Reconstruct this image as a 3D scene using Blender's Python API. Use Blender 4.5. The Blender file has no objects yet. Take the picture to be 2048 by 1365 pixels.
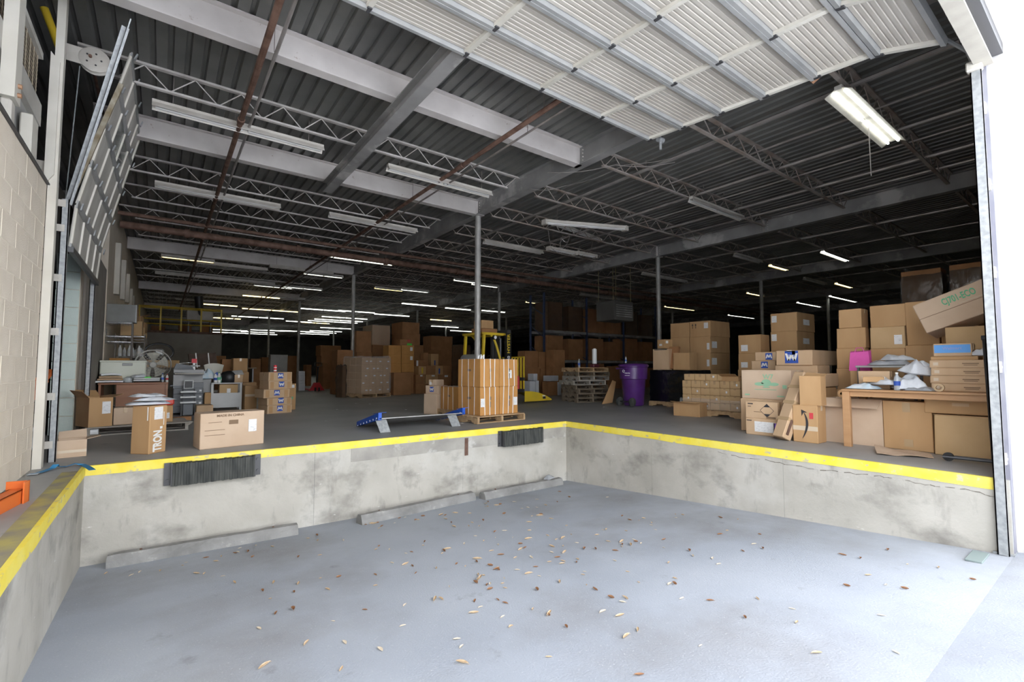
import bpy, math, random
from mathutils import Vector, Matrix, noise

# ------------------------------------------------------------------ camera
scene = bpy.context.scene
COL = scene.collection
FPX, YAW, PITCH, EYE = 937.24, math.radians(36.787), math.radians(3.249), 1.1
cam_data = bpy.data.cameras.new('camera'); cam = bpy.data.objects.new('camera', cam_data); COL.objects.link(cam)
cam.location = (0, 0, EYE); cam.rotation_euler = (math.radians(90) + PITCH, 0, -YAW)
cam_data.sensor_width = 36.0; cam_data.lens = FPX / 2048 * 36.0; cam_data.clip_start = 0.05; cam_data.clip_end = 400
scene.camera = cam
# ------------------------------------------------------------------ sky, sun, exposure
world = bpy.data.worlds.new('sky'); scene.world = world; world.use_nodes = True
wn = world.node_tree; wn.nodes.clear()
w_out = wn.nodes.new('ShaderNodeOutputWorld'); w_bg = wn.nodes.new('ShaderNodeBackground'); w_sky = wn.nodes.new('ShaderNodeTexSky')
w_sky.sky_type = 'NISHITA'; w_sky.sun_disc = False; w_sky.sun_elevation = math.radians(58); w_sky.sun_rotation = math.radians(20)
w_sky.air_density = 1.0; w_sky.dust_density = 3.0; w_sky.ozone_density = 1.0
w_bg.inputs[1].default_value = 0.62
w_hs = wn.nodes.new('ShaderNodeHueSaturation'); w_hs.inputs['Saturation'].default_value = 0.18
wn.links.new(w_sky.outputs[0], w_hs.inputs['Color']); wn.links.new(w_hs.outputs[0], w_bg.inputs[0]); wn.links.new(w_bg.outputs[0], w_out.inputs[0])
sun_d = bpy.data.lights.new('sun', 'SUN'); sun = bpy.data.objects.new('sun', sun_d); COL.objects.link(sun)
sun_d.energy = 14.0; sun_d.angle = 0.02; sun_d.color = (1.0, 0.95, 0.88)
# the sun stands high behind the building: the yard in front of the gate is lit, the gate itself is in shade
sun.rotation_euler = Vector((-0.22, -0.55, -1.0)).to_track_quat('-Z', 'Y').to_euler()
scene.view_settings.view_transform = 'Standard'; scene.view_settings.look = 'None'
scene.view_settings.gamma = 1.0; scene.view_settings.use_curve_mapping = False
scene.view_settings.exposure = 1.62
scene.cycles.max_bounces = 10; scene.cycles.diffuse_bounces = 6; scene.cycles.transparent_max_bounces = 16
scene.cycles.sample_clamp_indirect = 6.0; scene.cycles.caustics_reflective = False; scene.cycles.caustics_refractive = False

RND = random.Random(7)
# ------------------------------------------------------------------ pixel -> place (photo frame 2048 x 1365)
_cy, _sy, _cp, _sp = math.cos(YAW), math.sin(YAW), math.cos(PITCH), math.sin(PITCH)
CF = Vector((_sy * _cp, _cy * _cp, _sp)); CR = Vector((_cy, -_sy, 0)); CU = CR.cross(CF); CP = Vector((0, 0, EYE))
def at(u, v, x=None, y=None, z=None):
    d = CF + CR * ((u - 1024) / FPX) - CU * ((v - 682.5) / FPX)
    t = x / d.x if x is not None else y / d.y if y is not None else (z - EYE) / d.z
    return CP + d * t
def slide(p, d, u):
    """how far to walk from p along d until it is seen at column u"""
    n = CR - CF * ((u - 1024) / FPX)
    return -((p - CP).dot(n)) / d.dot(n)
def height(p, v):
    """height z above/below p (same ground spot) that is seen at row v"""
    q = p - CP; n = CU + CF * ((v - 682.5) / FPX)
    return p.z - q.dot(n) / n.z
# ------------------------------------------------------------------ materials
MATS = {}
def mat(name, c, c2=None, rough=0.7, metal=0.0, scale=4.0, bump=0.0, bscale=40.0, detail=6.0, stretch=None, lo=0.35, hi=0.65, alpha=1.0, emit=None, estr=0.0, spec=0.5, trans=0.0, coat=0.0):
    if name in MATS: return MATS[name]
    m = bpy.data.materials.new(name); m.use_nodes = True; nt = m.node_tree; b = nt.nodes['Principled BSDF']; MATS[name] = m
    b.inputs['Roughness'].default_value = rough; b.inputs['Metallic'].default_value = metal
    b.inputs['Base Color'].default_value = (*c, 1); b.inputs['Specular IOR Level'].default_value = spec
    if coat: b.inputs['Coat Weight'].default_value = coat
    if trans: b.inputs['Transmission Weight'].default_value = trans
    if alpha < 1: b.inputs['Alpha'].default_value = alpha
    if emit: b.inputs['Emission Color'].default_value = (*emit, 1); b.inputs['Emission Strength'].default_value = estr
    if c2 or bump:
        tc = nt.nodes.new('ShaderNodeTexCoord'); mp = nt.nodes.new('ShaderNodeMapping')
        nt.links.new(tc.outputs['Object'], mp.inputs[0])
        if stretch: mp.inputs['Scale'].default_value = stretch
    if c2:
        n = nt.nodes.new('ShaderNodeTexNoise'); n.inputs['Scale'].default_value = scale; n.inputs['Detail'].default_value = detail
        r = nt.nodes.new('ShaderNodeValToRGB'); r.color_ramp.elements[0].position = lo; r.color_ramp.elements[1].position = hi
        r.color_ramp.elements[0].color = (*c, 1); r.color_ramp.elements[1].color = (*c2, 1)
        nt.links.new(mp.outputs[0], n.inputs['Vector']); nt.links.new(n.outputs['Fac'], r.inputs[0]); nt.links.new(r.outputs[0], b.inputs['Base Color'])
        m['ramp'] = r.name
    if bump:
        n2 = nt.nodes.new('ShaderNodeTexNoise'); n2.inputs['Scale'].default_value = bscale; n2.inputs['Detail'].default_value = 4
        bp = nt.nodes.new('ShaderNodeBump'); bp.inputs['Strength'].default_value = bump; bp.inputs['Distance'].default_value = 0.02
        nt.links.new(mp.outputs[0], n2.inputs['Vector']); nt.links.new(n2.outputs['Fac'], bp.inputs['Height']); nt.links.new(bp.outputs[0], b.inputs['Normal'])
    return m
def layer(m, col, scale, lo, hi, amount=1.0, stretch=None, off=(0, 0, 0), kind='noise'):
    """mix one more stain colour over the base colour of m where a noise is high"""
    nt = m.node_tree; b = nt.nodes['Principled BSDF']; inp = b.inputs['Base Color']
    tc = nt.nodes.new('ShaderNodeTexCoord'); mp = nt.nodes.new('ShaderNodeMapping'); mp.inputs['Location'].default_value = off
    if stretch: mp.inputs['Scale'].default_value = stretch
    nt.links.new(tc.outputs['Object'], mp.inputs[0])
    if kind == 'noise':
        n = nt.nodes.new('ShaderNodeTexNoise'); n.inputs['Detail'].default_value = 7; n.inputs['Roughness'].default_value = 0.6; out = n.outputs['Fac']
    else:
        n = nt.nodes.new('ShaderNodeTexVoronoi'); n.feature = 'DISTANCE_TO_EDGE'; out = n.outputs['Distance']
    n.inputs['Scale'].default_value = scale; nt.links.new(mp.outputs[0], n.inputs['Vector'])
    r = nt.nodes.new('ShaderNodeMapRange'); r.inputs[1].default_value = lo; r.inputs[2].default_value = hi; r.inputs[4].default_value = amount
    nt.links.new(out, r.inputs[0])
    mx = nt.nodes.new('ShaderNodeMix'); mx.data_type = 'RGBA'
    nt.links.new(r.outputs[0], mx.inputs[0])
    if inp.is_linked: nt.links.new(inp.links[0].from_socket, mx.inputs[6])
    else: mx.inputs[6].default_value = inp.default_value
    mx.inputs[7].default_value = (*col, 1); nt.links.new(mx.outputs[2], inp)
    return m
def hexc(s):
    return tuple(((int(s[i:i + 2], 16) / 255) ** 2.2) for i in (0, 2, 4))
# ------------------------------------------------------------------ mesh builder
class MB:
    def __init__(s): s.v = []; s.f = []
    def add(s, vs, fs):
        k = len(s.v); s.v += [tuple(p) for p in vs]; s.f += [tuple(i + k for i in f) for f in fs]; return s
    def box(s, a, b, M=None):
        (x0, y0, z0), (x1, y1, z1) = a, b
        vs = [Vector(p) for p in ((x0, y0, z0), (x1, y0, z0), (x1, y1, z0), (x0, y1, z0), (x0, y0, z1), (x1, y0, z1), (x1, y1, z1), (x0, y1, z1))]
        if M: vs = [M @ p for p in vs]
        return s.add(vs, [(0, 3, 2, 1), (4, 5, 6, 7), (0, 1, 5, 4), (1, 2, 6, 5), (2, 3, 7, 6), (3, 0, 4, 7)])
    def hexa(s, vs):
        return s.add(vs, [(0, 3, 2, 1), (4, 5, 6, 7), (0, 1, 5, 4), (1, 2, 6, 5), (2, 3, 7, 6), (3, 0, 4, 7)])
    def cbox(s, a, b, c=0.01, M=None, jit=0.0, rnd=None):
        """box with chamfered edges, corners shifted a little if jit"""
        lo, hi = Vector(a), Vector(b); c = min(c, (hi.x - lo.x) * .4, (hi.y - lo.y) * .4, (hi.z - lo.z) * .4)
        vs = []; ix = {}
        for i in (0, 1):
            for j in (0, 1):
                for k in (0, 1):
                    P = Vector((hi.x if i else lo.x, hi.y if j else lo.y, hi.z if k else lo.z))
                    if jit: P += Vector([(rnd.random() - .5) * 2 * jit for _ in range(3)])
                    if jit and not k: P.z = lo.z
                    D = Vector((-c if i else c, -c if j else c, -c if k else c))
                    for ax in range(3):
                        q = P + D; q[ax] = P[ax]; ix[(i, j, k, ax)] = len(vs); vs.append(q)
        fs = []
        for ax in range(3):
            o = [q for q in range(3) if q != ax]
            for sd in (0, 1):
                ring = []
                for (p, q) in ((0, 0), (1, 0), (1, 1), (0, 1)):
                    t = [0, 0, 0]; t[ax] = sd; t[o[0]] = p; t[o[1]] = q; ring.append(ix[(*t, ax)])
                if (sd == 1) == (ax == 1): ring.reverse()
                fs.append(tuple(ring))
        for ax in range(3):
            o = [q for q in range(3) if q != ax]
            for p in (0, 1):
                for q in (0, 1):
                    t0 = [0, 0, 0]; t0[o[0]] = p; t0[o[1]] = q; t1 = list(t0); t1[ax] = 1
                    fs.append((ix[(*t0, o[0])], ix[(*t1, o[0])], ix[(*t1, o[1])], ix[(*t0, o[1])]))
        for i in (0, 1):
            for j in (0, 1):
                for k in (0, 1): fs.append((ix[(i, j, k, 0)], ix[(i, j, k, 1)], ix[(i, j, k, 2)]))
        if M: vs = [M @ p for p in vs]
        return s.add(vs, fs)
    def cyl(s, p0, p1, r, n=12, r2=None, caps=True):
        p0, p1 = Vector(p0), Vector(p1); r2 = r if r2 is None else r2
        d = (p1 - p0).normalized(); a = d.orthogonal().normalized(); b = d.cross(a); vs = []
        for p, q in ((p0, r), (p1, r2)):
            for i in range(n):
                t = 2 * math.pi * i / n; vs.append(p + a * (q * math.cos(t)) + b * (q * math.sin(t)))
        fs = [(i, (i + 1) % n, n + (i + 1) % n, n + i) for i in range(n)]
        if caps: fs += [tuple(reversed(range(n))), tuple(range(n, 2 * n))]
        return s.add(vs, fs)
    def tube(s, pts, r, n=8, closed=False):
        P = [Vector(p) for p in pts]; N = len(P); vs = []; up = None
        for i, p in enumerate(P):
            t = ((P[(i + 1) % N] - P[i - 1]) if closed else (P[min(i + 1, N - 1)] - P[max(i - 1, 0)])).normalized()
            if up is None: up = t.orthogonal().normalized()
            a = (up - t * up.dot(t)); a = a.normalized() if a.length > 1e-5 else t.orthogonal().normalized(); up = a; b = t.cross(a)
            rr = r[i] if isinstance(r, (list, tuple)) else r
            for k in range(n):
                w = 2 * math.pi * k / n; vs.append(p + a * (rr * math.cos(w)) + b * (rr * math.sin(w)))
        fs = []
        for i in range(N if closed else N - 1):
            j = (i + 1) % N
            for k in range(n): fs.append((i * n + k, i * n + (k + 1) % n, j * n + (k + 1) % n, j * n + k))
        if not closed: fs += [tuple(reversed(range(n))), tuple(range((N - 1) * n, N * n))]
        return s.add(vs, fs)
    def lathe(s, prof, n=24, o=(0, 0, 0), axis='z'):
        vs = []; fs = []
        for (r, h) in prof:
            for i in range(n):
                t = 2 * math.pi * i / n; x, y = r * math.cos(t), r * math.sin(t)
                vs.append(Vector(o) + (Vector((x, y, h)) if axis == 'z' else Vector((x, h, y)) if axis == 'y' else Vector((h, x, y))))
        for k in range(len(prof) - 1):
            for i in range(n): fs.append((k * n + i, k * n + (i + 1) % n, (k + 1) * n + (i + 1) % n, (k + 1) * n + i))
        return s.add(vs, fs)
    def prism(s, poly, ext):
        """poly: 3-D points of one end, ext: extrusion vector"""
        n = len(poly); e = Vector(ext); A = [Vector(p) for p in poly]
        return s.add(A + [p + e for p in A], [tuple(reversed(range(n))), tuple(range(n, 2 * n))] + [(i, (i + 1) % n, n + (i + 1) % n, n + i) for i in range(n)])
    def bar(s, p0, p1, w, h, up=(0, 0, 1)):
        """square bar from p0 to p1, w across, h along up"""
        p0, p1 = Vector(p0), Vector(p1); t = (p1 - p0).normalized(); u = Vector(up)
        if abs(t.dot(u)) > .99: u = Vector((1, 0, 0))
        a = t.cross(u).normalized() * (w / 2); b = a.cross(t).normalized() * (h / 2)
        return s.hexa([p0 - a - b, p0 + a - b, p1 + a - b, p1 - a - b, p0 - a + b, p0 + a + b, p1 + a + b, p1 - a + b])
    def ibeam(s, p0, p1, depth, fl, tw=0.015, tf=0.018):
        """I-section with its underside centred on p0-p1"""
        p0, p1 = Vector(p0), Vector(p1); Z = Vector((0, 0, 1))
        s.bar(p0 + Z * tf / 2, p1 + Z * tf / 2, fl, tf); s.bar(p0 + Z * (depth - tf / 2), p1 + Z * (depth - tf / 2), fl, tf)
        s.bar(p0 + Z * depth / 2, p1 + Z * depth / 2, tw, depth - 2 * tf); return s
    def sheet(s, fn, nu, nv, th=0.0):
        """surface fn(u,v), 0..1, with thickness along -normal if th"""
        P = [[Vector(fn(i / nu, j / nv)) for j in range(nv + 1)] for i in range(nu + 1)]
        top = [p for r in P for p in r]; W = nv + 1
        fs = [(i * W + j, (i + 1) * W + j, (i + 1) * W + j + 1, i * W + j + 1) for i in range(nu) for j in range(nv)]
        if not th: return s.add(top, fs)
        bot = []
        for i in range(nu + 1):
            for j in range(nv + 1):
                du = P[min(i + 1, nu)][j] - P[max(i - 1, 0)][j]; dv = P[i][min(j + 1, nv)] - P[i][max(j - 1, 0)]
                bot.append(P[i][j] - du.cross(dv).normalized() * th)
        K = len(top); fs2 = [tuple(reversed([a + K for a in f])) for f in fs]
        edge = [i * W for i in range(nu + 1)] + [nu * W + j for j in range(1, W)] + [i * W + nv for i in range(nu - 1, -1, -1)] + [j for j in range(nv - 1, 0, -1)]
        fs3 = [(edge[k], edge[k - 1], edge[k - 1] + K, edge[k] + K) for k in range(len(edge))]
        return s.add(top + bot, fs + fs2 + fs3)
    def mesh(s, name, m, smooth=False):
        me = bpy.data.meshes.new(name); me.from_pydata(s.v, [], s.f)
        if smooth:
            me.polygons.foreach_set('use_smooth', [True] * len(me.polygons))
            try: me.set_sharp_from_angle(angle=math.radians(40))
            except Exception: pass
        if isinstance(m, str): m = MATS[m]
        me.materials.append(m); me.update(); return me
    def build(s, name, m, parent=None, smooth=False, loc=None, rz=0.0, rot=None):
        return obj(name, s.mesh(name, m, smooth), parent, loc, rz, rot)
def obj(name, me, parent=None, loc=None, rz=0.0, rot=None):
    o = bpy.data.objects.new(name, me); COL.objects.link(o)
    if loc is not None: o.location = loc
    if rot is not None: o.rotation_euler = rot
    elif rz: o.rotation_euler = (0, 0, rz)
    if parent: o.parent = parent
    return o
def tag(o, label=None, cat=None, group=None, kind=None):
    if label: o['label'] = label
    if cat: o['category'] = cat
    if group: o['group'] = group
    if kind: o['kind'] = kind
    return o
def thing(name, label, cat, loc=(0, 0, 0), rz=0.0, group=None):
    return tag(obj(name, None, None, loc, rz), label, cat, group)
def struct(name, b, m, parent=None, smooth=False):
    o = b.build(name, m, parent, smooth)
    if parent is None: o['kind'] = 'structure'
    return o
def copy_tree(o, parent=None, loc=None, rz=None):
    c = o.copy(); COL.objects.link(c); c.parent = parent
    if loc is not None: c.location = loc
    if rz is not None: c.rotation_euler = (0, 0, rz)
    for ch in [x for x in o.children]: copy_tree(ch, c)
    return c
_TXT = {}
def text(s, size, m, parent, M, name='lettering', ext=0.001, width=None):
    """lettering as thin mesh; M places local x-right y-up text plane"""
    if s not in _TXT:
        cu = bpy.data.curves.new('t', 'FONT'); cu.body = s; cu.align_x = 'CENTER'; cu.align_y = 'CENTER'; cu.extrude = 0.002; cu.offset = 0.04 if s == 'TRON' else 0.018
        o = bpy.data.objects.new('t', cu); COL.objects.link(o); bpy.context.view_layer.update()
        me = bpy.data.meshes.new_from_object(o.evaluated_get(bpy.context.evaluated_depsgraph_get()))
        bpy.data.objects.remove(o); _TXT[s] = [tuple(v.co) for v in me.vertices], [tuple(p.vertices) for p in me.polygons]
    vs, fs = _TXT[s]; sx = size
    if width: ww = max(v[0] for v in vs) - min(v[0] for v in vs); sx = width / ww
    b = MB(); b.add([M @ Vector((v[0] * sx, v[1] * size, v[2] * ext / 0.002)) for v in vs], fs)
    return b.build(name, m, parent)
# ------------------------------------------------------------------ palette
mat('deck', (0.15, 0.15, 0.143), (0.22, 0.218, 0.205), rough=0.55, metal=0.35, scale=1.2, bump=0.05)
mat('beam_white', (0.50, 0.465, 0.445), (0.60, 0.565, 0.54), rough=0.6, scale=2.0)
layer(MATS['beam_white'], (0.20, 0.12, 0.07), 9, 0.66, 0.74, 0.7)
mat('girder_grey', (0.24, 0.235, 0.23), (0.36, 0.35, 0.34), rough=0.55, metal=0.2, scale=1.5)
layer(MATS['girder_grey'], (0.62, 0.60, 0.58), 0.8, 0.55, 0.62, 0.75)
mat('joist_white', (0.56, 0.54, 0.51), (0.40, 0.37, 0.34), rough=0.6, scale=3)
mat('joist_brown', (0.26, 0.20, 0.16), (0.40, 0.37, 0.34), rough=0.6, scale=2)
mat('pipe_rust', (0.10, 0.050, 0.033), (0.19, 0.11, 0.08), rough=0.7, scale=6)
mat('pipe_dark', (0.16, 0.14, 0.125), (0.24, 0.21, 0.19), rough=0.6, scale=6)
mat('conduit', (0.46, 0.43, 0.41), (0.33, 0.30, 0.28), rough=0.45, metal=0.5, scale=3)
mat('galv', (0.28, 0.295, 0.30), (0.40, 0.41, 0.415), rough=0.5, metal=0.35, scale=22, detail=3)
mat('steel_dark', (0.10, 0.10, 0.105), rough=0.45, metal=0.6)
mat('steel_black', (0.016, 0.016, 0.018), rough=0.45)
mat('paint_cream', (0.66, 0.63, 0.56), (0.55, 0.52, 0.45), rough=0.55, scale=1.6)
mat('door_cream', (0.52, 0.485, 0.43), (0.44, 0.405, 0.355), rough=0.5, scale=1.3)
mat('door_rail', (0.33, 0.335, 0.33), (0.40, 0.40, 0.39), rough=0.5, metal=0.2, scale=4)
mat('door_grey', (0.56, 0.54, 0.49), (0.42, 0.40, 0.36), rough=0.55, scale=2.4)
layer(MATS['door_grey'], (0.27, 0.22, 0.16), 5, 0.62, 0.75, 0.6)
mat('facade_white', (0.66, 0.64, 0.62), (0.60, 0.58, 0.55), rough=0.8, scale=6, bump=0.15)
mat('block_paint', (0.80, 0.71, 0.59), (0.73, 0.64, 0.52), rough=0.75, scale=2.6, bump=0.25, bscale=70)
mat('block_joint', (0.80, 0.72, 0.61), rough=0.85)
mat('block_mint', (0.62, 0.72, 0.67), (0.70, 0.78, 0.73), rough=0.7, scale=3, bump=0.2, bscale=60)
mat('dock_floor', (0.29, 0.29, 0.283), (0.36, 0.358, 0.35), rough=0.5, scale=0.9, bump=0.04, bscale=90)
layer(MATS['dock_floor'], (0.42, 0.415, 0.40), 2.2, 0.60, 0.78, 0.5, stretch=(1.0, 2.6, 1))
layer(MATS['dock_floor'], (0.16, 0.158, 0.153), 3.2, 0.63, 0.75, 0.6, off=(7, 3, 0))
mat('dock_wall', (0.40, 0.38, 0.335), (0.50, 0.475, 0.425), rough=0.85, scale=1.5, bump=0.22, bscale=26)
layer(MATS['dock_wall'], (0.60, 0.585, 0.545), 0.75, 0.52, 0.70, 0.8, off=(3.1, 0, 0.4))
layer(MATS['dock_wall'], (0.15, 0.14, 0.125), 1.3, 0.53, 0.72, 0.8, stretch=(1, 1, 1.5), off=(5, 2, 1))
layer(MATS['dock_wall'], (0.20, 0.185, 0.165), 5.0, 0.58, 0.74, 0.6, stretch=(1, 1, .35), off=(1, 7, 2))
layer(MATS['dock_wall'], (0.80, 0.79, 0.76), 10.0, 0.70, 0.74, 0.7, stretch=(.5, .5, 2.2))
mat('pit_concrete', (0.345, 0.375, 0.425), (0.425, 0.455, 0.505), rough=0.85, scale=0.55, bump=0.18, bscale=70)
layer(MATS['pit_concrete'], (0.245, 0.24, 0.238), 0.42, 0.50, 0.72, 0.8, off=(2.3, 1.4, 0))
layer(MATS['pit_concrete'], (0.22, 0.225, 0.235), 3.0, 0.66, 0.76, 0.6, off=(9, 4, 0))
layer(MATS['pit_concrete'], (0.62, 0.63, 0.64), 60.0, 0.62, 0.72, 0.6)
mat('yard_concrete', (0.66, 0.64, 0.60), (0.72, 0.70, 0.66), rough=0.9, scale=0.7)
mat('yellow_paint', (0.83, 0.66, 0.05), (0.86, 0.73, 0.13), rough=0.6, scale=5)
layer(MATS['yellow_paint'], (0.46, 0.43, 0.36), 9.0, 0.60, 0.66, 0.85, stretch=(1, 1, 1.6), off=(4, 0, 0))
mat('yellow_worn', (0.42, 0.36, 0.12), (0.24, 0.22, 0.18), rough=0.7, scale=5)
mat('rubber', (0.028, 0.031, 0.03), (0.085, 0.088, 0.08), rough=0.85, scale=18, stretch=(1, 1, .2))
mat('stop_concrete', (0.20, 0.197, 0.19), (0.30, 0.295, 0.285), rough=0.9, scale=4, bump=0.5, bscale=16)
layer(MATS['stop_concrete'], (0.42, 0.41, 0.39), 8, 0.62, 0.70, 0.8)
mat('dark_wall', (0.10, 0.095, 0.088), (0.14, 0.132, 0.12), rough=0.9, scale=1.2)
mat('tan_wall', (0.30, 0.275, 0.24), (0.36, 0.335, 0.295), rough=0.9, scale=2)
mat('glass', (0.62, 0.64, 0.60), rough=0.08, alpha=0.35, spec=0.8)
mat('tube_on', (0.9, 0.9, 0.9), emit=(0.95, 1.0, 0.93), estr=2.0)
mat('tube_warm', (0.9, 0.85, 0.6), emit=(1.0, 0.80, 0.38), estr=1.7)
mat('tube_off', (0.66, 0.66, 0.64), rough=0.3)
mat('fixture_white', (0.56, 0.53, 0.48), (0.46, 0.43, 0.38), rough=0.5, scale=4)
mat('yellow_steel', (0.74, 0.52, 0.03), (0.66, 0.47, 0.04), rough=0.45, scale=4)
mat('leaf_tan', (0.48, 0.34, 0.20), (0.66, 0.52, 0.36), rough=0.8, scale=20)
mat('leaf_brown', (0.24, 0.11, 0.05), (0.36, 0.20, 0.10), rough=0.8, scale=20)
mat('leaf_pale', (0.66, 0.58, 0.46), (0.54, 0.44, 0.32), rough=0.8, scale=20)
# ------------------------------------------------------------------ dimensions of the place (metres, dock floor z = 0)
XL, XR, YF, YJ, XW = -0.645, 6.66, 7.065, 0.81, -1.083
XC, YC, HB, DECK, SX, SY, YB1 = 6.56, 10.27, 5.1, 5.5, 7.715, 9.95, 6.51
XE, YE = 53.0, 72.0
def zr(x, y): return -1.096 - 0.0131 * x + 0.074 * (YF - y)
def up(p, dz): return Vector((p[0], p[1], p[2] + dz))
# ---- floors
b = MB(); b.box((XW, YF, -1.6), (XR, YE, 0)); b.box((XR, YJ, -1.6), (XE, YE, 0)); b.box((XW, YJ, -1.6), (XL, YF, 0)); b.box((-7, 5, -1.6), (XW, 16, 0))
floor = struct('floor', b, 'dock_floor')
b = MB(); b.sheet(lambda u, v: (XL + (XR - XL) * u, YJ + (YF - YJ) * v, zr(XL + (XR - XL) * u, YJ + (YF - YJ) * v)), 12, 12)
struct('floor_pit', b, 'pit_concrete')
b = MB(); zz = [zr(XL, YJ), zr(XR, YJ)]
b.add([(-60, -90, -0.25), (70, -90, -0.25), (70, -5, -0.25), (-60, -5, -0.25), (70, YJ, zz[1]), (XR, YJ, zz[1]), (XL, YJ, zz[0]), (-60, YJ, zz[0])], [(0, 1, 2, 3), (3, 2, 4, 5, 6, 7)])
struct('ground_yard', b, 'pit_concrete')
# ---- pit walls (formwork panels of the dock face, each a little proud)
def wall_panels(name, p0, p1, n, inward):
    w = MB(); p0, p1, q = Vector(p0), Vector(p1), Vector(inward); root = None
    for i in range(n):
        a, c = p0.lerp(p1, i / n), p0.lerp(p1, (i + 1) / n); g = (p1 - p0).normalized() * 0.002
        k = MB(); o = q * (0.002 if i % 2 else 0.0); t = -q * 0.12
        k.hexa([Vector((*(a + g + o).xy, -1.7)), Vector((*(c - g + o).xy, -1.7)), Vector((*(c - g + t).xy, -1.7)), Vector((*(a + g + t).xy, -1.7)),
                Vector((*(a + g + o).xy, -0.002)), Vector((*(c - g + o).xy, -0.002)), Vector((*(c - g + t).xy, -0.002)), Vector((*(a + g + t).xy, -0.002))])
        if root is None: root = k.build(name, 'dock_wall'); root['kind'] = 'structure'
        else: k.build('concrete_panel', 'dock_wall', root)
    return root
wf = wall_panels('wall_pit_front', (XL, YF - .004, 0), (XR, YF - .004, 0), 3, (0, -1, 0))
wr = wall_panels('wall_pit_right', (XR - .004, YF, 0), (XR - .004, YJ, 0), 3, (-1, 0, 0))
wl = wall_panels('wall_pit_left', (XL + .004, YJ, 0), (XL + .004, YF, 0), 3, (1, 0, 0))
# rough lower course band under the yellow edge of the front face
b = MB(); b.box((2.3, YF - .014, -.30), (XR - .03, YF - .004, -.1)); b.build('repair_band', layer(mat('band_grey', (0.30, 0.285, 0.26), (0.42, 0.40, 0.36), rough=.9, scale=3, bump=.3, bscale=20), (0.58, 0.57, 0.54), 4, .58, .68, .7), wf)
# ---- yellow edge angles
def edge(name, a, c, inward, top, low, label):
    a, c, q = Vector(a), Vector(c), Vector(inward); k = MB()
    L = (c - a).length; n = max(2, int(L / .35)); r = random.Random(3)
    lowers = [low + r.uniform(-.008, .008) for _ in range(n + 1)]
    for i in range(n):
        p, s = a.lerp(c, i / n), a.lerp(c, (i + 1) / n); f = q * .012
        k.hexa([up(p + f, -lowers[i]), up(s + f, -lowers[i + 1]), up(s - q * .0, -lowers[i + 1]), up(p - q * .0, -lowers[i]), up(p + f, .006), up(s + f, .006), up(s, .006), up(p, .006)])
    k.hexa([up(a, -.001), up(c, -.001), up(c - q * top, -.001), up(a - q * top, -.001), up(a, .006), up(c, .006), up(c - q * top, .006), up(a - q * top, .006)])
    o = k.build(name, 'yellow_paint'); o['kind'] = 'structure'; return o
edge('trim_1', (XL, YF, 0), (XR, YF, 0), (0, -1, 0), .03, .105, '')
edge('trim_2', (XR, YF, 0), (XR, YJ + .1, 0), (-1, 0, 0), .03, .105, '')
e3 = edge('trim_3', (XL, YF, 0), (XL, YJ, 0), (1, 0, 0), .02, .10, '')
b = MB(); b.box((XL - .15, YJ, 0), (XL - .02, YF - .25, .003)); b.build('worn_stripe', 'yellow_worn', e3)
# ---- outer walls
b = MB(); b.box((XW - .25, 14.5, 0), (XW, YE, DECK + .3)); struct('wall_left_far', b, 'block_paint')
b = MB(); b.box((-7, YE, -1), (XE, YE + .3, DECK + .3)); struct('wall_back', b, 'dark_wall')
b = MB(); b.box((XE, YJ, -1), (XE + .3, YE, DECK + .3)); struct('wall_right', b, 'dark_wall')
b = MB(); b.box((XR + .16, YJ - .2, -1.6), (XE, YJ, DECK + .9)); b.box((-7, YJ - .2, 4.42), (XR + .16, YJ, DECK + .9)); b.box((-7, YJ - .2, -1.6), (XW - .02, YJ, 4.42))
struct('wall_front', b, 'facade_white')
# ---- ceiling deck: ribs run into the hall
b = MB(); pitch = .20; x = -7.0; prof = []
while x < XE:
    prof += [(x, DECK), (x + .125, DECK), (x + .145, DECK + .045), (x + .18, DECK + .045)]; x += pitch
vs = []; fs = []; rows = [YJ - .2, 20.0, YE]
for y in rows: vs += [(px, y, pz) for px, pz in prof]
n = len(prof)
for r in range(2): fs += [(r * n + i, r * n + i + 1, (r + 1) * n + i + 1, (r + 1) * n + i) for i in range(n - 1)]
b.add(vs, fs); b.box((-7, YJ - .2, DECK + .10), (XE, YE, DECK + .3))
ceiling = struct('ceiling', b, 'deck')
def joist(L, m):
    k = MB(); h = .34; k.box((0, -.035, -.035), (L, .035, -.002)); k.box((.35, -.03, -h), (L - .35, .03, -h + .03))
    n = int(L / .62) ; s = (L - .2) / n; zt, zb = -.03, -h + .015
    for i in range(n):
        x = .1 + s * i
        k.cyl((x, 0, zt), (x + s / 2, 0, zb), .010, 4, caps=False); k.cyl((x + s / 2, 0, zb), (x + s, 0, zt), .010, 4, caps=False)
    return k.mesh('roof_joist', m)
jw, jb = joist(SX - .16, 'joist_white'), joist(SX - .16, 'joist_brown')
nj = 0
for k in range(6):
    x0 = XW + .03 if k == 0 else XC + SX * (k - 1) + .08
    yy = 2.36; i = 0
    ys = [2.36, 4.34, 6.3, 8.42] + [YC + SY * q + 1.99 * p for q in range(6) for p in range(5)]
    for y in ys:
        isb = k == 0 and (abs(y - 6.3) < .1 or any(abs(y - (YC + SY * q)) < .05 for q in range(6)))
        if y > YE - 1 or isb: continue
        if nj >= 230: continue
        obj('roof_joist', jw if k == 0 else jb, ceiling, (x0, y, DECK)); nj += 1
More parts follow.
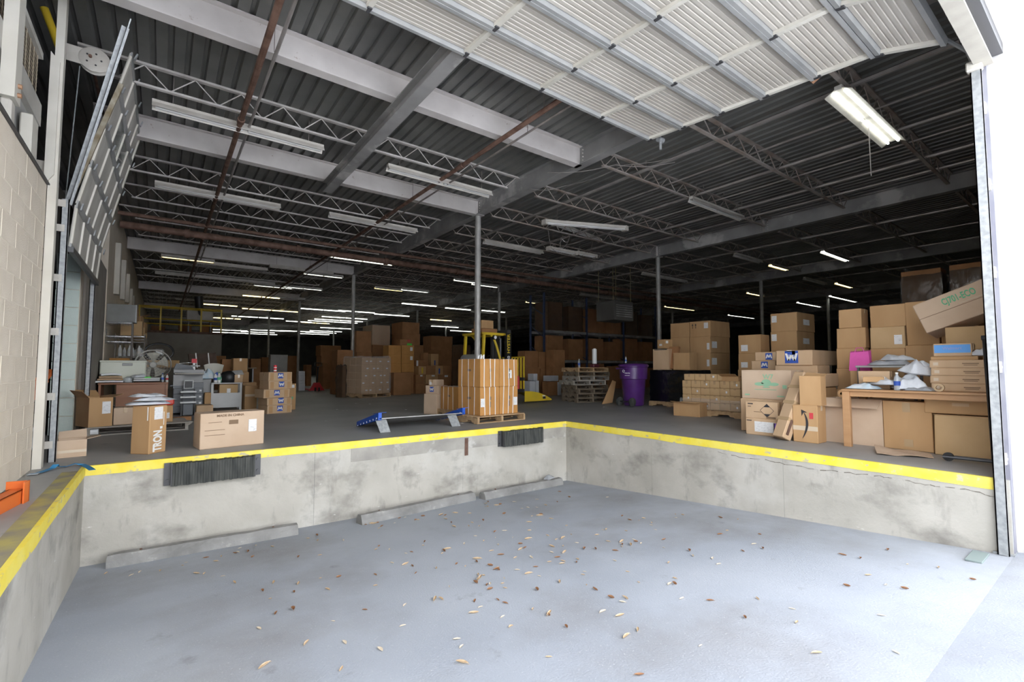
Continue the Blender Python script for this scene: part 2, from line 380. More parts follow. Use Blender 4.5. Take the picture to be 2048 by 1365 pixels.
# girders into the hall, cross beams of the left bay
for k in range(6):
    b = MB(); X = XC + SX * k
    b.ibeam((X, YJ, HB), (X, YE, HB), DECK - HB, .2); g = b.build('girder', 'girder_grey', ceiling)
    if k < 2:
        for y in (YB1, YC, YC + SY):
            p = MB(); p.box((X - .1, y - .008, HB + .02), (X + .1, y + .008, DECK - .02))
            for q in range(4):
                for e in (-1, 1): p.cyl((X - .03, y + e * .10, HB + .1 + q * .07), (X + .03, y + e * .10, HB + .1 + q * .07), .012, 6)
            p.build('stiffener_plate', 'beam_white', g)
for y in [YB1] + [YC + SY * q for q in range(6)]:
    b = MB(); b.ibeam((XW + .03, y, HB), (XC - .012, y, HB), DECK - HB - .004, .17); b.build('cross_beam', 'beam_white', ceiling)
b = MB(); b.ibeam((2.75, 4.64, HB - .222), (2.75, 10.35, HB - .222), .22, .19); b.build('runway_beam', 'girder_grey', ceiling)
# ---- columns
mat('column_grey', (0.34, 0.33, 0.31), (0.46, 0.45, 0.43), rough=0.5, metal=0.3, scale=5)
ORD = ['first', 'second', 'third', 'fourth', 'fifth', 'sixth', 'seventh', 'eighth', 'ninth', 'tenth']
for kx in range(5):
    for ky in range(5):
        if kx >= 3 and ky >= 2: continue
        X, Y = XC + SX * kx, YC + SY * ky
        lab = ('tall grey steel pipe column rising behind the strapped boxes' if kx == ky == 0 else
               f'grey pipe column, {ORD[ky]} one back in the {ORD[kx]} row from the left')
        t = thing('steel_column', lab, 'column', (X, Y, 0), 0, 'steel columns of the hall')
        k = MB(); k.cyl((0, 0, .02), (0, 0, HB - .02), .078, 14); k.build('pipe_shaft', 'column_grey', t, True)
        k = MB(); k.box((-.13, -.13, 0), (.13, .13, .02)); k.build('base_plate', 'column_grey', t)
        k = MB(); k.box((-.11, -.14, HB - .02), (.11, .14, HB)); k.build('cap_plate', 'column_grey', t)
# ---- block wall on the left with its courses
b = MB(); b.box((XW - .2, YJ, -.0), (XW - .006, 7.19, 3.10)); wall_left = struct('wall_left', b, 'block_joint')
ch, bl = .241, .475
k = MB(); k.cbox((XW - .10, .003, .003), (XW - .003, bl - .003, ch - .003), .004); kh = MB(); kh.cbox((XW - .10, .003, .003), (XW - .003, bl / 2 - .003, ch - .003), .004)
mb_, mh_ = k.mesh('concrete_block', 'block_paint'), kh.mesh('concrete_block', 'block_paint')
for r in range(13):
    y = 7.19
    if r % 2: y -= bl / 2; obj('concrete_block', mh_, wall_left, (0, y, r * ch))
    while y - bl > 4.6: y -= bl; obj('concrete_block', mb_, wall_left, (RND.uniform(-.0015, .0015), y, r * ch))
b = MB(); b.box((XW - .2, 4.3, 3.135), (XW + .02, 7.2, 3.15)); b.build('wall_cap', 'steel_dark', wall_left)
# ------------------------------------------------------------------ overhead sectional gate, rolled up under the roof
gate = thing('sectional_gate', 'large cream sectional gate rolled up flat under the roof', 'gate', (0, 0, 0)); gate['kind'] = 'thing'
GX0, GX1 = -.75, 6.33
def gz(y): return 4.60 + (y - 1.05) * .0765
ysec = [1.62, 2.23, 2.84, 3.45, 4.06, 4.68]
secs = [((ysec[i], gz(ysec[i])), (ysec[i + 1], gz(ysec[i + 1]))) for i in range(5)] + [((1.02, gz(1.62) - .20), (1.60, gz(1.62) - .012))]
ncol = 6
for (ya, za), (yb, zb) in secs:
    d = Vector((0, yb - ya, zb - za)); t = d.normalized(); nn = Vector((0, -t.z, t.y)); L = d.length; o = Vector((0, ya, za))
    def P(x, s, h, o=o, t=t, nn=nn): return Vector((x, 0, 0)) + o + t * s + nn * h
    for c in range(ncol):
        xa, xb = GX0 + (GX1 - GX0) * c / ncol, GX0 + (GX1 - GX0) * (c + 1) / ncol
        k = MB(); q = 9; pr = []
        for j in range(q):           # ribbed skin: ribs run along the width
            s0 = .03 + (L - .06) * j / q; w = (L - .06) / q
            pr += [(s0, 0.0), (s0 + w * .62, 0.0), (s0 + w * .70, .008), (s0 + w * .92, .008)]
        pr.append((L - .03, 0.0)); m_ = len(pr)
        k.add([P(xa + .004, s, h) for s, h in pr] + [P(xb - .004, s, h) for s, h in pr], [(i, i + 1, m_ + i + 1, m_ + i) for i in range(m_ - 1)])
        k.add([P(xa + .004, .03, .02), P(xb - .004, .03, .02), P(xb - .004, L - .03, .02), P(xa + .004, L - .03, .02)], [(0, 1, 2, 3)])
        k.build('door_panel', 'door_cream', gate)
    for c in range(ncol + 1):
        x = GX0 + (GX1 - GX0) * c / ncol; x = min(max(x, GX0 + .03), GX1 - .03); k = MB()
        k.hexa([P(x - .028, .04, -.035), P(x + .028, .04, -.035), P(x + .028, L - .04, -.035), P(x - .028, L - .04, -.035), P(x - .035, .04, .004), P(x + .035, .04, .004), P(x + .035, L - .04, .004), P(x - .035, L - .04, .004)])
        st = k.build('stile', 'paint_cream', gate)
        h = MB(); h.hexa([P(x - .025, L - .075, -.05), P(x + .025, L - .075, -.05), P(x + .015, L - .0, -.06), P(x - .015, L - .0, -.06), P(x - .025, L - .075, -.034), P(x + .025, L - .075, -.034), P(x + .025, L, -.034), P(x - .025, L, -.034)]); h.build('hinge', 'steel_dark', st)
    for s, hh in ((.0, .055), (L - .045, .05)):
        k = MB(); k.hexa([P(GX0, s, -hh), P(GX1, s, -hh), P(GX1, s + .045, -hh), P(GX0, s + .045, -hh), P(GX0, s, .01), P(GX1, s, .01), P(GX1, s + .045, .01), P(GX0, s + .045, .01)]); k.build('rail', 'door_rail', gate)
# tracks and springs bracket
tr = thing('gate_track', 'galvanised vertical gate track beside the white facade edge', 'track', (XR + .0, YJ + .03, 0))
zb0 = zr(XR, YJ)
k = MB(); k.box((-.055, -.01, zb0), (-.045, .075, 4.15)); k.box((-.055, .065, zb0), (.0, .075, 4.15)); k.box((-.055, -.01, zb0), (-.03, -.002, 4.15)); k.build('rail', 'galv', tr)
k = MB(); k.box((.015, .0, zb0), (.03, .08, 4.30)); k.build('angle_iron', 'paint_cream', tr)
for z in (.15, 1.05, 2.0, 2.9, 3.7):
    k = MB(); k.box((-.03, -.02, z), (.12, -.006, z + .11)); k.cyl((.0, -.028, z + .055), (.0, -.02, z + .055), .012, 6); k.cyl((.08, -.028, z + .055), (.08, -.02, z + .055), .012, 6); k.build('bracket', 'paint_cream', tr)
k = MB(); k.cbox((-.10, -.02, 4.15), (.0, .10, 4.25), .01); k.build('end_bearing', 'paint_cream', tr)
k = MB(); k.tube([(-.03, .03, 4.15), (-.06, .08, 4.38), (-.12, .22, 4.56), (-.2, .5, 4.66)], .02, 6); k.build('curve', 'galv', tr, True)
k = MB(); k.box((-.03, -.04, zb0 - .02), (.16, .11, zb0 + .015)); k.build('foot_plate', 'galv', tr)
b = MB(); b.box((XR + .035, YJ - .005, zr(XR, YJ) - .02), (XR + .16, YJ + .07, 4.42)); struct('trim_jamb', b, mat('jamb_lavender', (0.20, 0.20, 0.245), (0.26, 0.26, 0.295), rough=.5, scale=3))
b = MB(); b.box((-.9, YJ - .03, 4.20), (XR + .03, YJ + .07, 4.30)); b.box((-.9, YJ - .06, 4.20), (XR + .03, YJ - .03, 4.225)); b.build('trim_header', mat('header_cream', (.40, .375, .32), (.34, .315, .27), rough=.6, scale=5))['kind'] = 'structure'
b = MB(); b.box((-.9, YJ - .12, 4.31), (XR + .12, YJ + .04, 4.42)); b.build('trim_lintel', 'steel_dark')['kind'] = 'structure'  # dark bar standing in for the shadow band between header and facade
# gate horizontal track hangers
for (y, z, u_) in ((4.55, 4.93, 0), (2.25, 4.75, 1)):
    t = thing('track_hanger', ['steel track hanger with hook at the inner gate corner', 'rusty bent track hanger under the gate edge'][u_], 'hanger', (GX1 + .12, y, z - .06))
    k = MB(); m_ = ['galv', 'pipe_rust'][u_]
    if u_ == 0:
        k.bar((-.05, 0, .0), (-.11, -.0, DECK - z + .0), .035, .012, (0, 1, 0)); k.bar((.05, 0, .0), (.09, 0, DECK - z), .035, .012, (0, 1, 0)); k.build('strap', 'steel_dark', t)
        k = MB(); k.cyl((-.06, 0, -.03), (.06, 0, -.03), .045, 10); k.cyl((0, 0, -.07), (0, 0, -.19), .022, 8); k.build('roller', m_, t)
    else:
        k.bar((-.02, .06, 0), (-.02, .06, .5), .04, .02, (0, 1, 0)); k.bar((-.02, .06, .0), (-.02, -.14, .10), .05, .05); k.bar((-.02, -.14, .08), (-.02, -.14, .30), .035, .03, (0, 1, 0)); k.build('bent_bar', 'pipe_orange' if 'pipe_orange' in MATS else mat('pipe_orange', (.30, .15, .08), (.42, .25, .15), rough=.7, scale=9), t)
# ------------------------------------------------------------------ left side gate, half tilted
ld = thing('side_gate', 'grey sectional side gate tilted inwards above the left doorway', 'gate', (0, 0, 0))
prof = [(-.94, 2.56), (-.90, 3.10), (-.79, 3.64), (-.675, 4.18), (-.56, 4.72), (-.45, 5.22)]
Y0, Y1 = 7.70, 10.6
for i in range(5):
    (xa, za), (xb, zb) = prof[i], prof[i + 1]; d = Vector((xb - xa, 0, zb - za)); L = d.length; t = d.normalized(); nn = Vector((t.z, 0, -t.x)); o = Vector((xa, 0, za))
    def P(y, s, h, o=o, t=t, nn=nn): return o + Vector((0, y, 0)) + t * s + nn * h
    for c in range(4):
        ya, yb = Y0 + (Y1 - Y0) * c / 4, Y0 + (Y1 - Y0) * (c + 1) / 4
        glass = i == 3 and c in (1, 2)
        k = MB(); k.hexa([P(ya + .01, .012, -.012), P(yb - .01, .012, -.012), P(yb - .01, L - .012, -.012), P(ya + .01, L - .012, -.012), P(ya + .01, .012, .0), P(yb - .01, .012, .0), P(yb - .01, L - .012, .0), P(ya + .01, L - .012, .0)])
        k.build('window_pane' if glass else 'door_panel', 'glass' if glass else 'door_grey', ld)
    for c in range(5):
        y = Y0 + (Y1 - Y0) * c / 4; k = MB(); e = .022 if 0 < c < 4 else .05; y = min(max(y, Y0 + .05), Y1 - .05)
        k.hexa([P(y - e, .05, .0), P(y + e, .05, .0), P(y + e, L - .05, .0), P(y - e, L - .05, .0), P(y - e * .7, .05, .02), P(y + e * .7, .05, .02), P(y + e * .7, L - .05, .02), P(y - e * .7, L - .05, .02)]); st = k.build('stile', 'paint_cream', ld)
        h = MB(); h.hexa([P(y - .03, L - .06, .04), P(y + .03, L - .06, .04), P(y + .02, L + .03, .05), P(y - .02, L + .03, .05), P(y - .03, L - .06, .055), P(y + .03, L - .06, .055), P(y + .02, L + .03, .065), P(y - .02, L + .03, .065)]); h.build('hinge', 'galv', st)
    for s in (.0, L - .05):
        k = MB(); k.hexa([P(Y0, s, .0), P(Y1, s, .0), P(Y1, s + .05, .0), P(Y0, s + .05, .0), P(Y0, s, .016), P(Y1, s, .016), P(Y1, s + .05, .016), P(Y0, s + .05, .016)]); k.build('rail', 'door_rail', ld)
k = MB(); k.hexa([(-.95, Y0, 2.50), (-.90, Y0, 2.50), (-.90, Y1, 2.50), (-.95, Y1, 2.50), (-.95, Y0, 2.565), (-.90, Y0, 2.565), (-.90, Y1, 2.565), (-.95, Y1, 2.565)]); k.build('bottom_seal', 'steel_dark', ld)
def side_track(y, label, top):
    t = thing('side_gate_track', label, 'track', (-1.0, y, 0)); k = MB()
    k.box((-.02, 0, 0), (.05, .012, 3.12)); k.box((.04, 0, 0), (.05, .06, 3.12)); k.box((-.02, 0, 0), (-.01, .05, 3.12)); k.build('rail', 'galv', t)
    if top:
        k = MB(); k.bar((.05, .02, 3.08), (.58, -.86, 5.10), .10, .012, (1, .3, -.2)); k.bar((.03, .07, 3.08), (.54, -.80, 5.02), .012, .07, (1, .3, -.2)); k.build('inclined_angle', 'galv', t)
        k = MB(); k.bar((.0, .09, 3.0), (.47, .02, 4.72), .05, .05, (0, 1, 0)); k.build('wooden_guide', mat('old_wood', (.22, .17, .10), (.40, .36, .28), rough=.8, scale=8), t)
    for z in ((.16, .72, 1.48, 2.12, 2.72, 3.02) if top else ()):
        k = MB(); k.box((-.14, -.008, z), (.02, -.001, z + .085)); k.cyl((-.10, -.012, z + .04), (-.10, -.006, z + .04), .012, 6); k.cyl((-.01, -.012, z + .04), (-.01, -.006, z + .04), .012, 6); k.build('bracket', 'fixture_white', t)
    return t
side_track(7.62, 'near galvanised side gate track with slotted brackets by the block wall', True)
side_track(10.62, 'far galvanised side gate track next to the open carton', False)
# jamb post, header strips above the block wall, pulley, mesh, yellow pipe
t = thing('door_jamb_post', 'white steel jamb post at the end of the block wall', 'post', (XW, 7.2, 0)); k = MB()
k.box((.0, .0, 0), (.075, .12, 5.42)); k.build('channel', 'paint_cream', t)
k = MB(); k.hexa([(-.03, -.03, 3.12), (.05, -.03, 3.26), (.05, -.002, 3.26), (-.03, -.002, 3.12), (-.03, -.03, 4.66), (.05, -.03, 4.56), (.05, -.002, 4.56), (-.03, -.002, 4.66)]); k.build('cover_plate', 'paint_cream', t)
t = thing('cable_drum', 'round cable drum on a plate bracket at the top of the jamb post', 'pulley', (-1.0, 7.72, 4.98)); k = MB()
k.cbox((-.09, -.02, -.11), (.20, -.008, .10), .004); k.build('plate', 'fixture_white', t)
k = MB(); k.lathe([(.0, -.03), (.14, -.03), (.155, -.02), (.12, -.01), (.12, .05), (.155, .06), (.155, .075), (.0, .075)], 24, (.20, 0, -.01), 'y'); k.build('drum', 'fixture_white', t, True)
k = MB(); k.cyl((.16, -.06, .01), (.16, 2.9, .01), .018, 10); k.build('shaft', 'pipe_rust', t)
for q in range(5):
    k = MB(); a = q * 1.256; k.cyl((.19 + .075 * math.cos(a), -.034, -.01 + .075 * math.sin(a)), (.19 + .075 * math.cos(a), -.028, -.01 + .075 * math.sin(a)), .011, 8); k.build('bolt', 'steel_dark', t)
t = thing('lift_cable', 'thin steel lift cable running down from the cable drum', 'cable', (-1.02, 7.75, 3.0)); k = MB(); k.cyl((.08, 0, 1.86), (.0, .01, -.3), .006, 5); k.build('cable_strand', 'galv', t)
# side room behind the left doorway
b = MB(); b.box((XW - .22, 7.2, 3.12), (XW - .02, 14.5, 3.4)); b.box((XW - .22, 11.0, 0), (XW - .02, 14.5, 3.12)); struct('wall_left_mid', b, 'tan_wall')
b = MB(); b.box((XW - .34, 10.62, 0), (XW - .05, 10.98, 3.0)); mint = struct('wall_mint', b, 'block_joint')
k = MB(); k.cbox((XW - .35, 10.6, .004), (XW - .055, 10.70, .296), .006); mm = k.mesh('concrete_block', 'block_mint')
for r in range(10): obj('concrete_block', mm, mint, (0, 0, .3 * r))
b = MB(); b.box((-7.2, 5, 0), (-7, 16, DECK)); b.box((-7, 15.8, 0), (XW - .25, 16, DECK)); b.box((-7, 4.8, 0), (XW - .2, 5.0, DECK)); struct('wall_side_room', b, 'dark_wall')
b = MB(); b.box((-3.2, 10.6, 0), (-1.62, 10.7, 1.9)); struct('wall_side_low', b, mat('pale_wall', (.50, .55, .56), (.56, .60, .60), rough=.7, scale=3))
t = thing('wire_mesh_screen', 'brown wire mesh screen framed in steel above the block wall', 'mesh screen', (XW - .12, 4.8, 3.15)); k = MB()
for i in range(12): k.cyl((0, .02, .86 + i * .045), (0, 2.33, .86 + i * .045), .006, 4, caps=False)
for i in range(14): k.cyl((.008, .05 + i * .17, .84), (.008, .05 + i * .17, 1.37), .0045, 4, caps=False)
k.build('wire_grid', mat('wire_brown', (.42, .35, .26), rough=.6, metal=.2), t)
k = MB(); k.box((-.02, .0, .60), (.05, 2.33, .84)); k.build('lower_frame', 'door_grey', t); k = MB(); k.box((-.02, .0, 1.36), (.04, 2.33, 1.43)); k.build('upper_frame', 'door_grey', t)
k = MB(); k.box((-.01, .0, .0), (.0, 2.33, .60)); k.build('infill_sheet', mat('infill_grey', (.30, .30, .29), (.36, .36, .345), rough=.6, scale=2), t); k = MB(); k.box((-.035, .0, .85), (-.03, 2.33, 1.36)); k.build('backing_sheet', mat('backing_brown', (.07, .052, .036), rough=.8), t)
t = thing('vertical_post', 'white square post with bolts in front of the mesh screen', 'post', (XW - .03, 5.55, 3.15)); k = MB(); k.box((-.04, .0, .22), (.05, .2, 2.3)); k.build('tube', 'paint_cream', t)
for z in (.28, .36): k = MB(); k.cyl((.05, .1, z), (.075, .1, z), .02, 6); k.build('bolt', 'pipe_orange', t)
k = MB(); k.cbox((-.05, .03, 0), (.03, .17, .22), .02); k.build('base_bracket', 'fixture_white', t)
t = thing('stub_post', 'short white stub standing on the block wall before the mesh screen', 'post', (XW - .04, 6.35, 3.151)); k = MB(); k.cbox((-.05, .0, 0), (.04, .26, .42), .01); k.build('stub', 'paint_cream', t)
t = thing('yellow_pipe', 'yellow painted pipe slanting down behind the jamb post', 'pipe', (-1.09, 7.75, 4.90)); k = MB(); k.cyl((.0, .0, .0), (-.19, .0, .55), .042, 12); k.build('pipe_run', 'yellow_steel', t, True)
# pale pilaster strips on the far left wall
for i, (u, v0, v1) in enumerate(((233, 474, 590), (245, 511, 600), (254, 542, 606), (261, 575, 612), (265, 590, 615))):
    p = at(u, v1, x=XW + .06); q = at(u, v0, x=XW + .06); w_ = [.16, .16, .2, .2, .25][i]
    t = thing('pilaster_board', f'pale upright board on the left wall, {ORD[i]} from the side gate', 'board', (XW + .0, p.y, p.z)); k = MB(); k.cbox((.0, -w_, 0), (.12, w_, min(q.z, DECK - .1) - p.z), .01); k.build('plank', 'paint_cream', t)
# ------------------------------------------------------------------ dock bumpers
def bumper(u0, u1, vt, vb, label):
    a, c = at(u0, vt, y=YF), at(u1, vt, y=YF); z1 = a.z; z0 = height(a, vb); t = thing('dock_bumper', label, 'bumper', ((a.x + c.x) / 2, YF - .016, z0)); L = c.x - a.x; H = z1 - z0
    k = MB(); n = int(L / .028); r = random.Random(n)
    for i in range(n):
        x = -L / 2 + L * i / n; k.box((x + .001, -.115 - r.uniform(0, .012), r.uniform(0, .008)), (x + L / n - .001, -.004, H - r.uniform(0, .01)))
    k.build('rubber_laminate', 'rubber', t)
    for s in (-1, 1):
        k = MB(); k.box((s * (L / 2 + .04) - .04, -.012, 0), (s * (L / 2 + .04) + .04, 0, H)); k.box((s * (L / 2 + .006) - .006, -.10, 0), (s * (L / 2 + .006) + .006, 0, H)); p = k.build('steel_angle', 'steel_dark', t)
        for z in (.06, H - .06): q = MB(); q.cyl((s * (L / 2 + .045), -.03, z), (s * (L / 2 + .045), -.012, z), .018, 6); q.build('bolt', 'steel_dark', p)
    return t
bumper(345, 507, 925, 970, 'long black laminated rubber dock bumper near the left corner')
bumper(1002, 1078, 862, 893, 'short black laminated rubber dock bumper near the far corner')
t = thing('rusty_plate', 'narrow rusty strap left on the dock face beside the short bumper', 'plate', (at(932, 880, y=YF).x, YF - .006, -.42)); k = MB(); k.box((-.035, -.012, 0), (.035, -.009, .30)); k.build('strap', 'pipe_rust', t)
# ------------------------------------------------------------------ wheel stops
def wheel_stop(a, c, label):
    a, c = Vector(a), Vector(c); d = (c - a); L = d.length; rz = math.atan2(d.y, d.x); t = thing('wheel_stop', label, 'wheel stop', ((a.x + c.x) / 2, (a.y + c.y) / 2, zr((a.x + c.x) / 2, (a.y + c.y) / 2) - .012), rz)
    tilt = math.atan2(zr(c.x, c.y) - zr(a.x, a.y), L); k = MB(); n = 16; r = random.Random(int(a.x * 100)); pf = [(-.10, 0), (-.085, .085), (-.045, .14), (.045, .14), (.085, .085), (.10, 0)]; vs = []; fs = []
    for i in range(n + 1):
        x = -L / 2 + L * i / n
        for (y, z) in pf: vs.append((x + r.uniform(-.004, .004), y + r.uniform(-.005, .005), z + x * math.tan(tilt) + (r.uniform(-.006, .006) if z else 0)))
    for i in range(n):
        for j in range(5): fs.append((i * 6 + j, (i + 1) * 6 + j, (i + 1) * 6 + j + 1, i * 6 + j + 1))
    fs += [tuple(range(6)), tuple(reversed(range(n * 6, n * 6 + 6)))]
    k.add(vs, fs); k.build('curb_block', 'stop_concrete', t)
    for s in (-.35, .35): k = MB(); k.cyl((s * L, 0, .13 + s * L * math.tan(tilt)), (s * L, 0, .15 + s * L * math.tan(tilt)), .012, 8); k.build('anchor_pin', 'pipe_rust', t)
wheel_stop((-.40, 6.86, 0), (1.52, 6.80, 0), 'grey concrete wheel stop lying below the long bumper')
wheel_stop((2.30, 6.66, 0), (4.32, 6.90, 0), 'middle concrete wheel stop, pushed askew from the dock face')
wheel_stop((4.44, 6.78, 0), (6.28, 6.84, 0), 'far concrete wheel stop below the short bumper')
# crack running along the right dock face, with a chipped lip above it
k = MB(); r = random.Random(21); pp = [(1436, 905), (1480, 915), (1530, 921), (1580, 931), (1640, 940), (1700, 947), (1760, 953), (1800, 960), (1850, 970), (1900, 975), (1950, 983), (2000, 998)]; P3 = []
for i in range(len(pp) - 1):
    for q in range(5): u_ = pp[i][0] + (pp[i + 1][0] - pp[i][0]) * q / 5; v_ = pp[i][1] + (pp[i + 1][1] - pp[i][1]) * q / 5; w_ = at(u_, v_ + r.uniform(-1.5, 1.5), x=XR - .0075); P3.append(w_)
for i in range(len(P3) - 1):
    if r.random() < .15: continue
    a_, b_ = P3[i], P3[i + 1]; e_ = r.uniform(.001, .005); f_ = r.uniform(.001, .005)
    k.add([a_ - Vector((0, 0, e_)), b_ - Vector((0, 0, f_)), b_ + Vector((0, 0, f_)), a_ + Vector((0, 0, e_))], [(0, 1, 2, 3)])
k.build('crack', mat('crack_dark', (.16, .14, .115), rough=.95), wr)
# ------------------------------------------------------------------ pipes and conduits under the roof
def pipe(name, label, pts, r, m, n=8, hang=None, couplings=0):
    t = thing(name, label, 'pipe', pts[0]); o = Vector(pts[0]); k = MB(); k.tube([Vector(p) - o for p in pts], r, n); k.build('pipe_run', m, t, True)
    d = Vector(pts[-1]) - o
    for i in range(couplings):
        c = d * ((i + .5) / couplings); e = d.normalized() * .06; k = MB(); k.cyl(c - e, c + e, r * 1.35, 10); k.build('coupling', m, t, True)
    if hang:
        for i in range(hang):
            c = d * ((i + .7) / hang); k = MB(); k.cyl(c, (c.x, c.y, DECK - o.z), .006, 4); k.build('hanger_rod', 'pipe_dark', t)
    return t
pipe('sprinkler_pipe', 'rust brown sprinkler pipe running into the hall over the left bay', [(.88, 2.0, 5.0), (.88, 40, 5.0)], .04, 'pipe_rust', hang=9, couplings=9)
pipe('conduit', 'thin pale conduit beside the rust brown pipe of the left bay', [(1.02, 2.0, 5.03), (1.02, 40, 5.03)], .022, 'conduit', hang=6)
pipe('sprinkler_pipe', 'rust brown sprinkler pipe right of the runway beam', [(4.55, 2.0, 5.02), (4.55, 44, 5.02)], .04, 'pipe_rust', hang=9, couplings=11)
pipe('conduit', 'thin conduit beside the pipe right of the runway beam', [(4.75, 2.0, 5.0), (4.75, 30, 5.0)], .018, 'pipe_dark', hang=5)
pipe('sprinkler_main', 'thick rust brown sprinkler main crossing the left bay', [(-1.0, 16.0, 4.9), (40, 16.0, 4.9)], .10, 'pipe_rust', 10, hang=12, couplings=14)
pipe('sprinkler_main', 'second brown pipe crossing the left bay in front of the main', [(-1.0, 15.2, 5.0), (40, 15.2, 5.0)], .05, 'pipe_rust', 8, hang=12)
ORD2 = ORD + ['eleventh', 'twelfth', 'thirteenth', 'fourteenth', 'fifteenth', 'sixteenth']
cl = [(8.1, 5.3, .035, 'conduit'), (9.3, 5.36, .02, 'conduit'), (10.3, 5.3, .035, 'conduit'), (11.2, 5.36, .02, 'conduit'), (12.1, 5.3, .035, 'conduit'), (13.1, 5.33, .03, 'conduit'), (16.2, 5.2, .035, 'conduit'), (18.3, 5.2, .03, 'conduit'), (20.4, 5.2, .035, 'conduit'), (24.2, 5.2, .035, 'conduit'), (28.0, 5.2, .035, 'conduit'), (32.3, 5.2, .035, 'conduit')]
for i, (x, z, r, m) in enumerate(cl):
    pipe('conduit', f'{ORD2[i]} long pipe under the dark roof right of the main girder', [(x, 1.2, z), (x, 50, z)], r, m, 6, hang=7)
# ------------------------------------------------------------------ fluorescent lights
def strip(label, p, L=2.44, lit=None, big=False, refl=True):
    t = thing('fluorescent_light', label, 'ceiling light', p, 0, 'strip lights under the roof'); w = .085 if not big else .17
    k = MB(); k.box((0, -.045, .05), (L, .045, .11)); k.build('housing', 'fixture_white', t)
    if refl:
        for s in (-1, 1):
            k = MB(); k.add([(0, s * .045, .06), (L, s * .045, .06), (L, s * w, -.01), (0, s * w, -.01), (0, s * .045, .068), (L, s * .045, .068), (L, s * w, -.002), (0, s * w, -.002)], [(0, 1, 2, 3), (7, 6, 5, 4), (3, 2, 6, 7), (0, 3, 7, 4), (1, 5, 6, 2)]); k.build('reflector', 'fixture_white', t)
    for s in ((-.04, .04) if not big else (-.07, .07)):
        k = MB(); n = 2 if L > 1.5 else 1
        for q in range(n): k.cyl((L * q / n + .04, s, .022), (L * (q + 1) / n - .04, s, .022), .019, 6)
        k.build('tube', {None: 'tube_off', 'w': 'tube_on', 'y': 'tube_warm'}[lit], t, True)
    for x in (.25, L - .25):
        k = MB(); k.cyl((x, 0, .11), (x, 0, DECK - p[2]), .005, 4); k.build('hanger', 'pipe_dark', t)
    return t
strip('large unlit strip light hanging by the tilted side gate', (-.24, 8.6, 4.97))
strip('unlit strip light below the cross beam, right of the runway beam end', (3.41, 8.62, 4.97))
strip('unlit strip light low on the left behind the second cross beam', (-.24, 12.38, 4.97))
strip('unlit strip light left of the tall column top', (3.31, 12.25, 4.97))
strip('bright lit strip light on the dark right roof beside the rolled-up gate', (7.48, 2.36, 4.95), 2.5, 'w', True)
strip('unlit strip light on the second joist of the right bay', at(1382, 402, z=5.0), 2.4)
strip('unlit strip light right of the tall column, below the wires', at(968, 486, z=5.0), 2.4)
L_ = [(322, 514, 1.6, 'y'), (393, 522, 2.4, None), (590, 499, 2.1, 'w'), (668, 510, 2.3, 'w'), (608, 548, 1.6, 'w'), (539, 534, 2.4, None), (310, 547, 4.5, None), (509, 570, 1.7, 'w'), (567, 574, 1.8, 'w'), (484, 592, 1.9, 'y'),
      (534, 594, 2.0, None), (401, 609, 2.0, 'y'), (350, 600, 2.4, None), (483, 618, 3.6, 'y'), (462, 633, 3.7, 'w'), (418, 636, 2.2, 'y'), (600, 618, 3.0, 'w'), (676, 622, 2.6, 'w'), (748, 629, 2.8, 'w'), (803, 608, 2.4, 'w'), (755, 575, 1.5, 'y'), (803, 580, 1.5, 'w'),
      (643, 634, 3.6, 'w'), (628, 639, 4.0, 'w'), (615, 642, 4.2, 'w'), (571, 643, 2.1, 'w'), (604, 645, 2.4, 'y'), (640, 656, 3.4, 'w'), (619, 662, 3.4, 'w'), (610, 665, 3.4, 'w'), (598, 668, 3.4, 'w'), (425, 660, 3.2, 'w'), (422, 665, 3.4, 'w'), (481, 664, 3.4, 'w'), (500, 660, 3.4, 'w'), (530, 661, 3.0, 'w'), (490, 668, 3.4, 'w'), (560, 662, 3.4, 'w'),
      (908, 561, 1.4, 'w'), (952, 567, 1.5, 'w'), (890, 617, 2.0, 'w'), (862, 653, 3.0, 'w'), (900, 662, 3.2, 'w'), (963, 622, 2.0, 'w'), (1052, 605, 1.8, 'y'), (1100, 632, 1.3, 'y'), (1112, 633, 1.3, 'y'), (1330, 614, 3.4, 'y'), (1457, 631, 4.0, 'w'), (1495, 587, 1.8, 'y'), (1540, 532, 1.5, 'y'), (1470, 512, 1.9, None), (1645, 505, 2.3, 'w'), (1672, 568, 2.0, 'y'), (1630, 556, 2.4, None), (1595, 606, 3.5, 'w'), (1660, 593, 4, 'w'), (1285, 549, 3.2, None), (1160, 590, 4, None), (940, 625, 2, None), (860, 640, 2, 'y')]
WH = {'w': 'white lit', 'y': 'warm yellow lit', None: 'unlit'}
ctr = {}
for i, (u, v, L, lit) in enumerate(L_):
    p = at(u, v, z=5.0)
    if p.x < XW + .1 or p.y > YE - 2 or p.x + L > XE: continue
    zone = 'left bay' if p.x < XC else 'middle bay' if p.x < XC + SX else 'right-hand bays'
    near = 'near rows' if p.y < 20 else 'middle rows' if p.y < 34 else 'far rows'
    key = (WH[lit], zone, near); ctr.setdefault(key, []).append((p, L, lit))
done = []
for (w_, zone, near), lst in ctr.items():
    lst.sort(key=lambda q: q[0].y)
    for i, (p, L, lit) in enumerate(lst):
        for (q, M_) in done:      # no two fixtures through each other
            if abs(q.y - p.y) < .3 and q.x < p.x + L + .1 and p.x < q.x + M_ + .1: p = Vector((p.x, q.y + .4, p.z))
        done.append((p, L)); nm = '' if len(lst) == 1 else f', {ORD2[i]} from the front'
        strip(f'{w_} strip light, {near}, {zone}{nm}', p, L, lit, False, p.y < 25)
